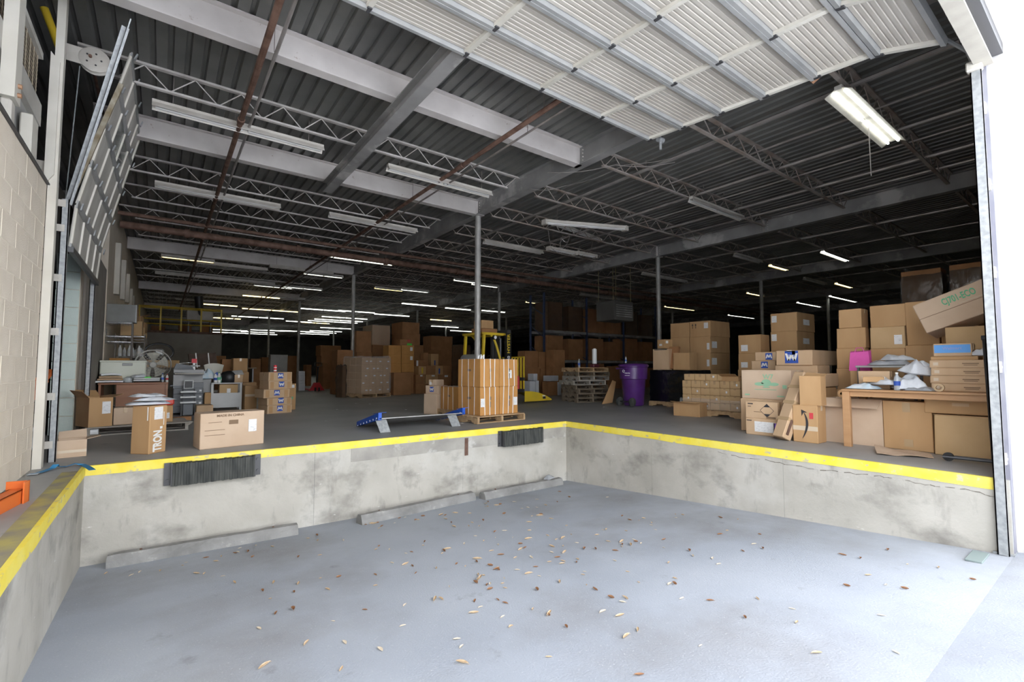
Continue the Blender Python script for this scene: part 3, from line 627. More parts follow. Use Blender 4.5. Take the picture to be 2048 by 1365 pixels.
# broken fixtures hanging in the middle bay with loose wires
def hung(label, p0, p1, wd=.16):
    t = thing('hanging_fixture', label, 'ceiling light', p0); o = Vector(p0); e = Vector(p1) - o; k = MB(); k.bar((0, 0, 0), e, wd, .07); k.build('housing', 'fixture_white', t)
    n = e.cross(Vector((0, 0, 1))).normalized()
    for s in (-1, 1): k = MB(); k.cyl(n * s * .045 + Vector((0, 0, -.05)), e + n * s * .045 + Vector((0, 0, -.05)), .018, 6); k.build('tube', 'tube_off', t, True)
    for q in (.15, .85): c = e * q; k = MB(); k.cyl(c, (c.x, c.y, DECK - o.z), .005, 4); k.build('hanger', 'pipe_dark', t)
    for q in (0, 1): k = MB(); c = e * q; k.box((c.x - .05, c.y - .08, c.z - .09), (c.x + .05, c.y + .08, c.z + .04)); k.build('end_cap', 'fixture_white', t)
hung('broken strip light hanging level among loose wires', at(1090, 443, z=4.92), at(1250, 456, z=4.86)); hung('broken strip light hanging askew below the level one', at(1108, 446, y=10.25), at(1199, 479, y=10.89))
hung('small loose fixture below the tangle of wires', at(1098, 496, z=4.9), at(1150, 506, z=4.9)); hung('small loose fixture right of the wire tangle', at(1154, 505, z=4.98), at(1190, 512, z=4.98))
def wire(label, pts, r=.006, m='conduit'):
    t = thing('loose_wire', label, 'wire', pts[0]); o = Vector(pts[0]); k = MB(); q = []
    for i in range(len(pts) - 1):
        a, c = Vector(pts[i]), Vector(pts[i + 1])
        for s in range(6): f = s / 6; q.append(a.lerp(c, f) - o - Vector((0, 0, .06 * math.sin(math.pi * f))))
    q.append(Vector(pts[-1]) - o); k.tube(q, r, 4); k.build('strand', m, t)
P_ = lambda u, v: at(u, v, z=4.95)
wire('wire looping from the girder down to the broken fixtures', [at(1095, 345, z=5.0), at(1230, 330, z=5.0), at(1350, 325, z=5.0)])
wire('wire sagging across the joists above the broken fixtures', [at(1060, 378, z=5.05), at(1130, 372, z=5.05), at(1250, 330, z=5.1), at(1400, 300, z=5.1)])
wire('loose wire hanging left of the broken fixtures', [at(1095, 450, y=10.07), at(1102, 495, y=10.07), at(1128, 508, y=10.25)], .008)
wire('loose wire hanging in a bow right of the broken fixtures', [at(1187, 478, y=10.61), at(1180, 500, y=10.61), at(1150, 515, y=10.61)], .008)
wire('tangle of cable hanging between the broken fixtures', [at(1118, 488, y=10.25), at(1125, 472, y=10.25), at(1140, 470, y=10.34), at(1132, 490, y=10.25), at(1120, 495, y=10.25), at(1122, 475, y=10.34), at(1136, 484, y=10.25)], .01)
wire('thin pull cord hanging from the lit light on the right', [(8.93, 2.42, 4.985), (8.935, 2.42, 4.6), (8.95, 2.42, 4.15)], .008)
# ------------------------------------------------------------------ dead leaves on the ramp
def leaf(m, L, w, curl, seed):
    k = MB(); r = random.Random(seed); n = 6; bend = r.uniform(-.25, .25)
    def fn(a, c):
        s = math.sin(math.pi * (0.04 + .92 * a)) ** .8; x = (a - .5) * L; y = (c - .5) * w * s + bend * L * (a - .5) ** 2
        return (x, y, .004 + curl * ((c - .5) ** 2 * s + .5 * (a - .5) ** 2))
    k.sheet(fn, n, 2, .0012); k.cyl((L * .46, bend * L * .22, .006), (L * .62, bend * L * .3, .005), .0015, 3); return k.mesh('dead_leaf', m)
LM = [leaf(m, L, w, c, i) for i, (m, L, w, c) in enumerate((('leaf_tan', .09, .026, .05), ('leaf_brown', .10, .028, .06), ('leaf_pale', .085, .03, .03), ('leaf_tan', .12, .03, .08), ('leaf_brown', .08, .035, .09), ('leaf_pale', .07, .02, .04), ('leaf_tan', .06, .022, .05)))]
r = random.Random(11); n = 0
while n < 280:
    if n < 150: x, y = r.gauss(3.0, 1.1), r.gauss(3.9, 1.1)
    elif n < 245: x, y = r.uniform(.0, 6.2), r.uniform(.9, 6.3)
    else: x, y = r.uniform(-.4, 4.4), r.uniform(6.2, 6.62)
    if not (XL + .1 < x < XR - .2 and YJ + .05 < y < 6.6): continue
    o = obj('dead_leaf', LM[r.randrange(7)], None, (x, y, zr(x, y) + .001), r.uniform(0, 6.28)); s = r.uniform(.45, .85); o.scale = (s, s, s)
    zone = 'along the wheel stops' if n >= 245 else 'strewn over the middle of the concrete ramp' if n < 150 else 'scattered over the concrete ramp'
    kind_ = {'leaf_tan': 'tan', 'leaf_brown': 'dark brown', 'leaf_pale': 'pale'}[o.data.materials[0].name]; tag(o, f'dry {kind_} leaf {zone}', 'leaf', f'{kind_} dead leaves {zone}'); n += 1
# ------------------------------------------------------------------ cartons, pallets, film
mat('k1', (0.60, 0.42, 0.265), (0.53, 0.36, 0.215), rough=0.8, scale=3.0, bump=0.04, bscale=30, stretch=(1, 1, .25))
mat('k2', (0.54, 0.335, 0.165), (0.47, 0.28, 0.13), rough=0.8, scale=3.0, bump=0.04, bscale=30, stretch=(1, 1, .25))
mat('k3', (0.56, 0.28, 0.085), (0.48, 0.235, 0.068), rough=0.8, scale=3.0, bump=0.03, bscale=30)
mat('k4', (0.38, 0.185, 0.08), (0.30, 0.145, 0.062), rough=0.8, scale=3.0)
mat('k5', (0.58, 0.395, 0.21), (0.51, 0.335, 0.165), rough=0.8, scale=2.0, bump=0.05, bscale=20)
mat('k6', (0.62, 0.47, 0.34), (0.55, 0.40, 0.28), rough=0.8, scale=2.5)
mat('kw', (0.62, 0.63, 0.66), (0.55, 0.56, 0.60), rough=0.7, scale=2.5)
mat('tape_tan', (0.50, 0.35, 0.20), rough=0.25, spec=0.7)
mat('tape_clear', (0.66, 0.54, 0.40), rough=0.18, spec=0.8)
mat('label_white', (0.82, 0.82, 0.82), (0.80, 0.80, 0.80), rough=0.5)
layer(MATS['label_white'], (0.16, 0.16, 0.18), 22, 0.57, 0.62, 0.5, stretch=(1.0, 1.0, 7.0))
mat('paper_white', (0.82, 0.83, 0.84), rough=0.6)
mat('print_black', (0.03, 0.03, 0.035), rough=0.7)
mat('print_blue', (0.03, 0.09, 0.42), rough=0.6)
mat('print_green', (0.12, 0.46, 0.25), rough=0.7)
mat('print_mint', (0.30, 0.52, 0.34), rough=0.75)
mat('print_white', (0.80, 0.79, 0.76), rough=0.6)
mat('print_red', (0.62, 0.06, 0.07), rough=0.6)
mat('print_brown', (0.22, 0.14, 0.08), rough=0.7)
mat('strap_white', (0.80, 0.79, 0.76), rough=0.35)
mat('wood_pallet', (0.52, 0.36, 0.20), (0.40, 0.26, 0.14), rough=0.8, scale=5, stretch=(.3, 2, 2))
mat('wood_grey', (0.30, 0.27, 0.23), (0.40, 0.37, 0.33), rough=0.85, scale=5, stretch=(.3, 2, 2))
mat('wood_dark', (0.17, 0.13, 0.09), (0.24, 0.19, 0.14), rough=0.85, scale=5, stretch=(.3, 2, 2))
mat('film', (0.72, 0.73, 0.73), rough=0.12, alpha=0.22, spec=0.9, bump=0.8, bscale=9)
mat('film_dark', (0.05, 0.048, 0.045), rough=0.2, alpha=0.55, spec=0.9, bump=0.8, bscale=9)  # dark wrap, colour lowered further to carry the deep shade at the back right
mat('film_black', (0.006, 0.007, 0.009), rough=0.13, spec=0.9, bump=0.9, bscale=5)
mat('poly_white', (0.74, 0.76, 0.79), (0.64, 0.67, 0.72), rough=0.3, scale=7, bump=0.5, bscale=14, spec=0.6)
mat('poly_grey', (0.30, 0.31, 0.33), (0.42, 0.43, 0.45), rough=0.35, scale=7, bump=0.5, bscale=14)
def face_frame(w, d, h, f):
    if f == 'f': return Matrix(((1, 0, 0, 0), (0, 0, -1, -d / 2), (0, 1, 0, h / 2), (0, 0, 0, 1))), w, h
    if f == 'l': return Matrix(((0, 0, -1, -w / 2), (-1, 0, 0, 0), (0, 1, 0, h / 2), (0, 0, 0, 1))), d, h
    if f == 'r': return Matrix(((0, 0, 1, w / 2), (1, 0, 0, 0), (0, 1, 0, h / 2), (0, 0, 0, 1))), d, h
    return Matrix(((1, 0, 0, 0), (0, 1, 0, 0), (0, 0, 1, h), (0, 0, 0, 1))), w, d
def plate(M, x0, y0, x1, y1, m, name, parent, t=.0015, o=.004):
    k = MB(); k.box((x0, y0, o - t), (x1, y1, o + t), M); return k.build(name, m, parent)
def wlogo(M, cx, cy, s, parent, flip=False):
    p = plate(M, cx - s / 2, cy - s / 2, cx + s / 2, cy + s / 2, 'print_blue', 'logo_patch', parent); k = MB(); g = -1 if flip else 1
    pts = [(-.40, .30), (-.22, -.30), (0, .18), (.22, -.30), (.40, .30)]
    for i in range(4):
        a, c = pts[i], pts[i + 1]; wd = .085
        q = [(a[0] - wd, a[1]), (a[0] + wd, a[1]), (c[0] + wd, c[1]), (c[0] - wd, c[1])]
        k.prism([M @ Vector((cx + x * s, cy + g * y * s, .0062)) for x, y in q], M.to_3x3() @ Vector((0, 0, .001)))
    for y in (-.12, .02, .14):
        k.prism([M @ Vector((cx + x * s, cy + (g * y + e) * s, .0075)) for x, e in ((-.24, 0), (.24, 0), (.24, .035), (-.24, .035))], M.to_3x3() @ Vector((0, 0, .0006)))
    k.build('logo_letter', 'print_white', p)
def do_marks(o, w, d, h, marks):
    for mk in marks:
        kind, f, cx, cy = mk[:4]; M, fw, fh = face_frame(w, d, h, f); x, y = cx * fw, cy * fh
        if kind == 'L': a, c = mk[4] * fw / 2, mk[5] * fh / 2; plate(M, x - a, y - c, x + a, y + c, mk[6] if len(mk) > 6 else 'label_white', 'label', o)
        elif kind == 'W': wlogo(M, x, y, mk[4], o, mk[5] if len(mk) > 5 else False)
        elif kind == 'T':
            R = Matrix.Rotation(math.radians(mk[7] if len(mk) > 7 else 0), 4, 'Z')
            text(mk[4], mk[5], mk[6], o, M @ Matrix.Translation((x, y, .0065)) @ R, width=mk[8] if len(mk) > 8 else None)
        elif kind == 'S':   # strapping bands running up a face
            for i in range(mk[4]):
                xx = fw * (-.30 + .56 * i / max(1, mk[4] - 1)) + RND.uniform(-.012, .012); sl = RND.uniform(-.02, .02)
                k = MB(); k.prism([M @ Vector((xx - .009 + sl, -fh / 2, .003)), M @ Vector((xx + .009 + sl, -fh / 2, .003)), M @ Vector((xx + .009, fh / 2, .003)), M @ Vector((xx - .009, fh / 2, .003))], M.to_3x3() @ Vector((0, 0, .003))); k.build('strap', 'strap_white', o)
        elif kind == 'P':   # plain printed bar
            a, c = mk[4] * fw / 2, mk[5] * fh / 2; plate(M, x - a, y - c, x + a, y + c, mk[6], 'print_mark', o)
        elif kind == 'O':   # printed disc
            k = MB(); a, c = mk[4] * fw / 2, mk[5] * fh / 2; k.prism([M @ Vector((x + a * math.cos(q * .349), y + c * math.sin(q * .349), .003)) for q in range(18)], M.to_3x3() @ Vector((0, 0, .0012))); k.build('print_mark', mk[6], o)
        elif kind == 'U':   # two up arrows
            for s in (-.05, .05):
                k = MB(); k.prism([M @ Vector((x + s + px, y + py, .003)) for px, py in ((-.008, -.07), (.008, -.07), (.008, .02), (.03, .02), (0, .075), (-.03, .02), (-.008, .02))], M.to_3x3() @ Vector((0, 0, .001))); k.build('print_mark', 'print_black', o)
        elif kind == 'D':   # diamond handling mark
            k = MB(); e = mk[4]
            for q in range(4):
                a0, a1 = q * math.pi / 2, (q + 1) * math.pi / 2
                k.prism([M @ Vector((x + r_ * math.cos(t_) * e, y + r_ * math.sin(t_) * e, .003)) for r_, t_ in ((1, a0), (1, a1), (.93, a1), (.93, a0))], M.to_3x3() @ Vector((0, 0, .001)))
            for s in (-1, 1): k.prism([M @ Vector((x + px * e, y + s * py * e, .0035)) for px, py in ((-.42, .5), (.42, .5), (0, .95))][::s], M.to_3x3() @ Vector((0, 0, .001)))
            k.build('print_mark', 'print_black', o)
SEED = [0]
def carton_at(label, w, d, h, loc, rz, tone='k2', top='tape', marks=(), grp=None, name='cardboard_box', rot=None, jit=.005, tape='tape_tan', group_only=False):
    SEED[0] += 1; r = random.Random(SEED[0]); k = MB(); j = min(jit, .02 * min(w, d, h))
    if top in ('tape', 'plain'):
        k.cbox((-w / 2, -d / 2, 0), (w / 2, d / 2, h - .004), min(.008, h * .1), None, j, r)
        lng = w >= d; e = .006
        if lng: fl = [((-w / 2 + e, -d / 2 + e, h - .006), (w / 2 - e, -.003, h)), ((-w / 2 + e, .003, h - .006), (w / 2 - e, d / 2 - e, h))]
        else: fl = [((-w / 2 + e, -d / 2 + e, h - .006), (-.003, d / 2 - e, h)), ((.003, -d / 2 + e, h - .006), (w / 2 - e, d / 2 - e, h))]
        for a, c in fl: k.box(a, c)
    else:
        t = .006
        for a, c in (((-w / 2, -d / 2, 0), (w / 2, d / 2, t)), ((-w / 2, -d / 2, t), (w / 2, -d / 2 + t, h)), ((-w / 2, d / 2 - t, t), (w / 2, d / 2, h)), ((-w / 2, -d / 2 + t, t), (-w / 2 + t, d / 2 - t, h)), ((w / 2 - t, -d / 2 + t, t), (w / 2, d / 2 - t, h))): k.box(a, c)
    o = k.build(name, tone, None, False, loc, rz, rot)
    tag(o, label, 'box', grp)
    if top == 'tape':
        k = MB(); s = .026; q = min(.08, h * .5); z = h + .001
        if w >= d: k.box((-w / 2 - .001, -s, h - .001), (w / 2 + .001, s, z)); k.box((-w / 2 - .0055, -s, h - q), (-w / 2 - .001, s, z)); k.box((w / 2 + .001, -s, h - q), (w / 2 + .0055, s, z))
        else: k.box((-s, -d / 2 - .001, h - .001), (s, d / 2 + .001, z)); k.box((-s, -d / 2 - .0055, h - q), (s, -d / 2 - .001, z)); k.box((-s, d / 2 + .001, h - q), (s, d / 2 + .0055, z))
        k.build('tape', tape, o)
    if isinstance(top, (list, tuple)):      # open flaps: angle above horizontal for front, back, left, right
        for side, ang in zip('fblr', top):
            if ang is None: continue
            L = (d if side in 'fb' else w) * .48; W = w if side in 'fb' else d; L = min(L, W * .6, .3); c_, s_ = math.cos(math.radians(ang)), math.sin(math.radians(ang)); k = MB(); t = .005
            bend = r.uniform(-.03, .03)
            def fn(a, b_):
                x = (a - .5) * W * (1 - .04 * b_); y = b_ * L * c_; z = h + b_ * L * s_ + bend * b_ * b_ * (a - .5)
                return {'f': (x, -d / 2 - y, z), 'b': (-x, d / 2 + y, z), 'l': (-w / 2 - y, -x, z), 'r': (w / 2 + y, x, z)}[side]
            k.sheet(fn, 3, 3, t); k.build('flap', tone, o)
    do_marks(o, w, d, h, marks)
    return o
def C(label, u, vb, vt, ul=None, ur=None, a=0.0, X=None, Y=None, z0=None, d=None, w=None, **kw):
    """carton whose near bottom corner is seen at (u, vb), its top at vt, its left/right faces ending at ul/ur"""
    A = math.radians(a); D, E = Vector((math.cos(A), math.sin(A), 0)), Vector((-math.sin(A), math.cos(A), 0))
    if isinstance(z0, dict): z0 = z0['z1']
    if X is not None: p = at(u, vb, x=X)
    elif Y is not None: p = at(u, vb, y=Y)
    else: p = at(u, vb, z=0 if z0 is None else z0)
    zb = p.z if z0 is None else z0; zb = max(zb, 0); zt = height(p, vt)
    w = slide(p, D, ur) if w is None else w; d = slide(p, E, ul) if d is None else d; h = max(zt - zb, .03)
    c = p + D * (w / 2) + E * (d / 2); o = carton_at(label, w, d, h, (c.x, c.y, zb), A, **kw)
    return dict(o=o, z1=zb + h, p=p, w=w, d=d, h=h, a=A, D=D, E=E, z0=zb)
def pallet_at(label, w, d, loc, rz, m='wood_pallet', n=7, grp=None, h=.14, rot=None):
    t = thing('wooden_pallet', label, 'pallet', loc, rz, grp)
    if rot: t.rotation_euler = rot
    for s in (-1, 0, 1):
        k = MB(); x = s * (w / 2 - .03); z0_, z1_ = .02, h - .02
        pf = [(-d / 2, z0_), (-d * .33, z0_), (-d * .31, z0_ + .04), (-d * .16, z0_ + .04), (-d * .14, z0_), (d * .14, z0_), (d * .16, z0_ + .04), (d * .31, z0_ + .04), (d * .33, z0_), (d / 2, z0_), (d / 2, z1_), (-d / 2, z1_)]
        k.prism([(x - .024, y, z) for y, z in pf], (.048, 0, 0)); k.build('stringer', m, t)
    g = d / n; SEED[0] += 1; r = random.Random(SEED[0])
    for i in range(n): k = MB(); y = -d / 2 + g * (i + .5); k.cbox((-w / 2 + r.uniform(-.008, .008), y - g * .38, h - .02), (w / 2 + r.uniform(-.008, .008), y + g * .38, h), .003); k.build('deck_board', m, t)
    for y in (-d / 2 + g * .4, 0, d / 2 - g * .4): k = MB(); k.cbox((-w / 2, y - g * .38, 0), (w / 2, y + g * .38, .02), .003); k.build('bottom_board', m, t)
    return t
def film_at(label, w, d, h, loc, rz, m='film', z0=.0, name='stretch_film', cat='plastic film', amp=.02, topflap=.1, host=None):
    t = host if host is not None else thing(name, label, cat, loc, rz); SEED[0] += 1; sd = SEED[0] * 3.7; k = MB(); nu, nv = 40, 14; per = [(-w / 2, -d / 2), (w / 2, -d / 2), (w / 2, d / 2), (-w / 2, d / 2)]
    def fn(a, c):
        q = a * 4; i = min(int(q), 3); f = q - i; p0, p1 = per[i], per[(i + 1) % 4]
        x, y = p0[0] + (p1[0] - p0[0]) * f, p0[1] + (p1[1] - p0[1]) * f; z = z0 + (h - z0 + topflap) * c
        n = noise.noise(Vector((x * 3 + sd, y * 3, z * 5))); e = .012 + amp * abs(n); s = 1 + 0.0
        dz = (noise.noise(Vector((a * 9 + sd, 0, 3))) * topflap if c > .95 else 0)
        L = math.hypot(x, y); inn = .0 if z <= h else (z - h) * .8
        return (x + x / L * (e - inn), y + y / L * (e - inn), min(z, h + .03) + dz)
    k.sheet(fn, nu, nv); k.build('stretch_film' if host is not None else 'film_sheet', m, t, True); return t
def mailer(label, loc, L, W, H, rz, m='poly_white', tilt=(0, 0), name='poly_mailer', cat='parcel bag', grp=None):
    SEED[0] += 1; sd = SEED[0] * 1.31; k = MB()
    def hh(a, c): return max(0, (1 - abs(2 * a - 1) ** 4.5)) * max(0, (1 - abs(2 * c - 1) ** 4.5))
    def fn(s):
        def g(a, c):
            x, y = (a - .5) * L, (c - .5) * W; n = noise.noise(Vector((x * 9 + sd, y * 9, s * 2))); n2 = noise.noise(Vector((x * 22 + sd, y * 22, 5))); q = hh(a, c)
            z = H * (.10 + .90 * q * (.72 + .55 * n + .22 * n2)) if s > 0 else H * .10 * (1 - q)
            return (x * (1 + .05 * n), y * (1 + .07 * noise.noise(Vector((x * 3, sd, 1)))), max(z, .0))
        return g
    k.sheet(fn(1), 20, 14); k.sheet(lambda a, c: fn(-1)(1 - a, c), 20, 14)
    return tag(k.build(name, m, None, True, loc, 0, (tilt[0], tilt[1], rz)), label, cat, grp)
def stackname(i, n):
    return 'only' if n == 1 else 'bottom' if i == 0 else 'top' if i == n - 1 else ['second', 'third', 'fourth', 'fifth', 'sixth', 'seventh'][i - 1] + ' from the floor'
def grid_load(base, nx, ny, nz, bw, bd, bh, corner, a, z0, tone, desc, grp, marks=None, tapes='plain'):
    """cartons of a palletised block; those buried inside are left out"""
    D, E = Vector((math.cos(a), math.sin(a), 0)), Vector((-math.sin(a), math.cos(a), 0))
    for k_ in range(nz):
        for i in range(nx):
            for j in range(ny):
                if 0 < i and 0 < j and k_ < nz - 1: continue
                c = corner + D * (bw * (i + .5)) + E * (bd * (j + .5)); row = f'{ORD[nz - 1 - k_]} row down'
                face = f'{ORD[i]} across the front' if j == 0 else (f'{ORD[j]} on the left side' if i == 0 else f'{ORD[i]} across, {ORD[j]} deep')
                carton_at(f'{desc}, {row}, {face}', bw - .006, bd - .006, bh - .003, (c.x, c.y, z0 + k_ * bh), a, tone, tapes if k_ == nz - 1 else 'plain', marks(i, j, k_) if marks else (), grp, jit=.003)
# ================================================================== RIGHT SIDE OF THE HALL
ST = 'cartons piled along the right edge of the dock'
# -- row along the pit edge
un1 = C('lower brown carton with a white delivery note, bottom of two by the leaning tube box', 1556, 873, 841, 1492, 1563, X=7.84, z0=0, tone='k1', marks=[('L', 'l', .1, .02, .62, .62), ('P', 'l', .43, -.05, .1, .7, mat('violet_tape', (.22, .10, .55), rough=.4)), ('P', 'l', -.38, .36, .16, .05, 'print_black'), ('P', 'f', 0, 0, .4, .3, 'label_white')])
C('brown carton with black hazard diamond, upper of two by the leaning tube box', 1556, 841, 806, 1491, 1564, X=7.84, z0=un1, tone='k1', marks=[('D', 'l', .18, .0, .11), ('P', 'l', -.10, -.1, .25, .03, 'print_brown'), ('P', 'l', -.33, .36, .16, .06, 'print_black'), ('P', 'l', -.36, .2, .10, .03, 'print_black'), ('P', 'l', .3, -.4, .28, .1, 'print_brown')])
g0 = C('large plain carton on the floor behind the hazard diamond box', 1568, 868, 801, 1483, None, X=8.22, z0=0, w=.45, tone='k1', top='plain')
g1 = C('large carton with faded green car print, taped, topmost above the hazard diamond box', 1583, 801, 741, 1484, None, X=8.22, z0=g0, w=.5, tone='k6', tape='tape_clear', marks=[('O', 'l', -.12, .02, .2, .12, 'print_mint'), ('O', 'l', .02, .06, .2, .26, 'print_mint'), ('O', 'l', .18, .02, .18, .12, 'print_mint'), ('P', 'l', .02, .0, .36, .06, 'print_mint'), ('T', 'l', .06, .27, 'W7', .11, 'print_mint'), ('P', 'l', .02, -.09, .14, .035, 'print_mint'), ('P', 'l', .0, -.17, .44, .02, 'print_mint'), ('P', 'l', -.38, -.36, .1, .05, 'print_mint'), ('P', 'l', .3, -.38, .14, .04, 'print_mint'), ('P', 'l', .38, -.06, .08, .12, 'print_mint')])
am = C('brown carton with black curved arrow print and red sticker at the dock edge', 1637, 887, 812, 1587, 1653, X=7.62, z0=0, tone='k2', tape='tape_clear', marks=[('L', 'l', .26, .22, .15, .16, 'print_red'), ('P', 'l', 0, -.12, 1.0, .12, 'tape_clear')])
# curved arrow mark
M, fw, fh = face_frame(am['w'], am['d'], am['h'], 'l'); k = MB(); pts = []
for i in range(17):
    t_ = i / 16; pts.append(((-.03 * (1 - t_) ** 2 + .48 * t_ * (1 - t_) - .115 * t_ ** 2) * fw, (.296 * (1 - t_) ** 2 - .395 * t_ ** 2) * fh, (.008 + .042 * math.sin(math.pi * t_) ** .8) * fw))
k.add([M @ Vector((x - q, y, .006)) for x, y, q in pts] + [M @ Vector((x + q, y, .006)) for x, y, q in pts], [(i, i + 1, 18 + i, 17 + i) for i in range(16)])
for tip, wd in (((.11, .305), (.0, -.028)), ((-.12, .20), (.036, .0))):
    k.prism([M @ Vector((px * fw, py * fh, .006)) for px, py in ((-.13, .375), tip, (-.12 + .075, .36 - .06))], M.to_3x3() @ Vector((0, 0, .001)))
k.build('arrow_mark', 'print_black', am['o'])
C('tall plain carton standing on the curved arrow box', 1643, 812, 753, 1600, 1653, X=7.64, z0=am, tone='k2', top=(None, None, None, 25))
sb = C('wrapped grey-brown carton with label under the top of the pile, behind the tall plain carton', 1650, 775, 748, 1610, 1678, X=8.5, tone='k1', d=.5, tape='tape_clear', marks=[('L', 't', 0, 0, .3, .2)])
C('plain carton holding up the wrapped grey-brown carton', 1650, 880, 775, 1612, 1676, X=8.5, z0=0, tone='k2', d=.48, top='plain'); 
# leaning long tube box
t0, t1 = at(1563, 876, x=7.56), at(1607, 748, x=7.98); t0.z = .03
ax = (t1 - t0); L = ax.length; t = thing('long_box', 'long taped square tube box leaning against the cartons', 'box', t0); q = ax.to_track_quat('Z', 'Y'); k = MB(); k.cbox((-.10, -.09, .0), (.10, .09, L), .01, None, .008, random.Random(2)); o = k.build('tube_body', 'k1', t, False, None, 0, q.to_euler())
for z in (.25, .5, .74): k = MB(); k.box((-.104, -.094, L * z), (.104, .094, L * z + .05)); k.build('tape', 'tape_tan', t, False, None, 0, q.to_euler())
k = MB(); k.cbox((-.108, .0, .06), (-.10, .05, .30), .003); k.build('torn_edge', 'pipe_rust', t, False, None, 0, q.to_euler())
# open carton beside the table leg
C('tall open pale carton standing partly behind the table leg', 1768, 894, 801, 1652, None, X=8.02, z0=0, w=.42, tone='k6', top=(None, None, -35, None), marks=[('L', 'l', .40, .42, .08, .12)])
C('brown taped carton under the table, left of the crushed pale carton', 1868, 907, 806, 1768, 1882, X=8.0, z0=0, tone='k2', marks=[('P', 'l', 0, .38, .16, .2, 'tape_tan'), ('P', 'l', .02, -.35, .18, .15, 'tape_tan')], top='plain')
lc = C('large crushed pale carton at the right end under the table', 1984, 921, 836, 1870, 2002, X=7.92, z0=0, tone='k5', top='plain', jit=.012)
p = at(1940, 838, x=8.12); carton_at('flattened brown carton lying askew on the crushed pale carton', .34, .62, .20, (8.16, 1.40, lc['z1'] + .012), .05, 'k2', 'plain', [('P', 'l', 0.05, .1, .25, .2, 'k1')], rot=(.0, .0, .06), jit=.01)
t = tag(MB().sheet(lambda a, c: (.55 * a - .27, .42 * c - .21 + .08 * a, .004 + .05 * a * a * (1 - c) + .02 * abs(math.sin(a * 5 + c * 3))), 10, 6, .004).build('torn_cardboard', 'k6', None, False, (7.62, 1.86, .002), 1.9), 'torn flat piece of cardboard on the floor in front of the table', 'cardboard sheet')
# -- table
TZ = .80; t = thing('work_table', 'long wooden work table at the right dock edge', 'table', (7.95, 1.68, 0)); k = MB(); k.cbox((-.26, -.86, TZ - .03), (.50, .86, TZ), .006); k.build('table_top', mat('table_wood', (.52, .30, .15), (.44, .24, .11), rough=.5, scale=4, stretch=(2, .3, 2)), t)
k = MB(); k.box((-.22, -.82, TZ - .10), (-.19, .82, TZ - .03)); k.box((.43, -.82, TZ - .10), (.46, .82, TZ - .03)); k.build('apron', 'table_wood', t)
for (x, y) in ((-.21, .81), (-.21, -.81), (.45, .81), (.45, -.81)): k = MB(); k.cbox((x - .035, y - .045, 0), (x + .035, y + .045, TZ - .03), .004); k.build('leg', 'table_wood', t)
# flat boxes on the table
zz = TZ
for i, (v0, v1) in enumerate(((780, 764), (764, 747), (747, 730), (730, 714))):
    r_ = carton_at(f'flat carton on the table, {stackname(i, 4).replace("floor", "table")} of four', .40, .62, .098, (8.16, 1.31 + .01 * (i % 2), zz), .01 * (i - 1.5), 'k1', 'plain', [('P', 'l', .12, .05, .24, .12, 'print_brown'), ('P', 'l', .12, -.15, .2, .08, 'print_brown'), ('P', 'l', -.40, 0, .08, .4, 'tape_clear')], 'flat cartons stacked on the table', jit=.003); zz += .099
carton_at('thin brown carton lying on the stack of four flat cartons', .34, .44, .045, (8.16, 1.40, zz), .02, 'k2', 'plain'); zz += .046
carton_at('carton with a bright blue side panel on top of the flat cartons', .30, .36, .165, (8.16, 1.42, zz), .05, 'k1', 'tape', [('P', 'l', .0, .08, .94, .62, mat('panel_blue', (.12, .36, .78), rough=.6)), ('T', 'l', 0, .12, 'Walmart', .05, mat('print_mauve', (.30, .36, .66)))]); zb_ = zz + .166
mailer('grey poly bag wrapped round a parcel beside the blue-sided carton', (8.10, 1.11, zz), .26, .22, .12, 1.2, 'poly_white')
# tape roll, bottle, bags, small boxes on the table
k = MB(); k.lathe([(.03, -.024), (.05, -.024), (.05, .024), (.03, .024), (.03, -.024)], 20, (0, 0, 0), 'x'); tag(k.build('tape_roll', 'tape_tan', None, True, (7.735, 1.50, TZ + .052)), 'small roll of tape standing on the table edge', 'tape roll')
def bottle(label, loc, s=1.0, m='clear_plastic', cap='print_white', name='water_bottle', band='print_blue'):
    t = thing(name, label, 'bottle', loc); k = MB(); k.lathe([(0, 0), (.032 * s, 0), (.034 * s, .01 * s), (.034 * s, .13 * s), (.03 * s, .16 * s), (.013 * s, .195 * s), (.013 * s, .205 * s), (0, .205 * s)], 14); k.build('bottle_body', m, t, True)
    k = MB(); k.lathe([(0, .205 * s), (.016 * s, .205 * s), (.016 * s, .225 * s), (0, .225 * s)], 12); k.build('cap', cap, t); k = MB(); k.lathe([(.0347 * s, .06 * s), (.0347 * s, .115 * s)], 14); k.build('band', band, t, True); return t
mat('clear_plastic', (.66, .72, .76), rough=.1, alpha=.45, spec=.8)
bottle('clear plastic water bottle standing at the table edge', (7.80, 1.93, TZ), 1.05)
mailer('white poly bag heaped on the table behind the water bottle', (8.02, 1.86, TZ), .42, .34, .22, .4); mailer('large pale poly bag leaning on the flat cartons', (8.14, 1.78, TZ + .20), .40, .30, .20, -.5, tilt=(.15, .1))
mailer('pale blue printed poly bag at the left table end', (7.86, 2.32, TZ), .36, .24, .09, 1.3, mat('poly_blue', (.50, .66, .76), (.74, .78, .80), rough=.35, scale=9)); mailer('grey poly bag in front of the flat cartons', (7.84, 1.71, TZ), .30, .18, .06, 1.5, 'poly_grey'); mailer('white poly bag lying over the pale blue bag', (7.98, 2.12, TZ + .06), .36, .26, .12, .9)
carton_at('small taped carton on the poly bags at the left table end', .14, .24, .075, (7.92, 2.22, TZ + .10), .25, 'k2', 'tape', tape='tape_clear')
carton_at('plain pale carton standing at the back of the table', .30, .36, .25, (8.22, 2.27, TZ), .06, 'k1', 'tape')
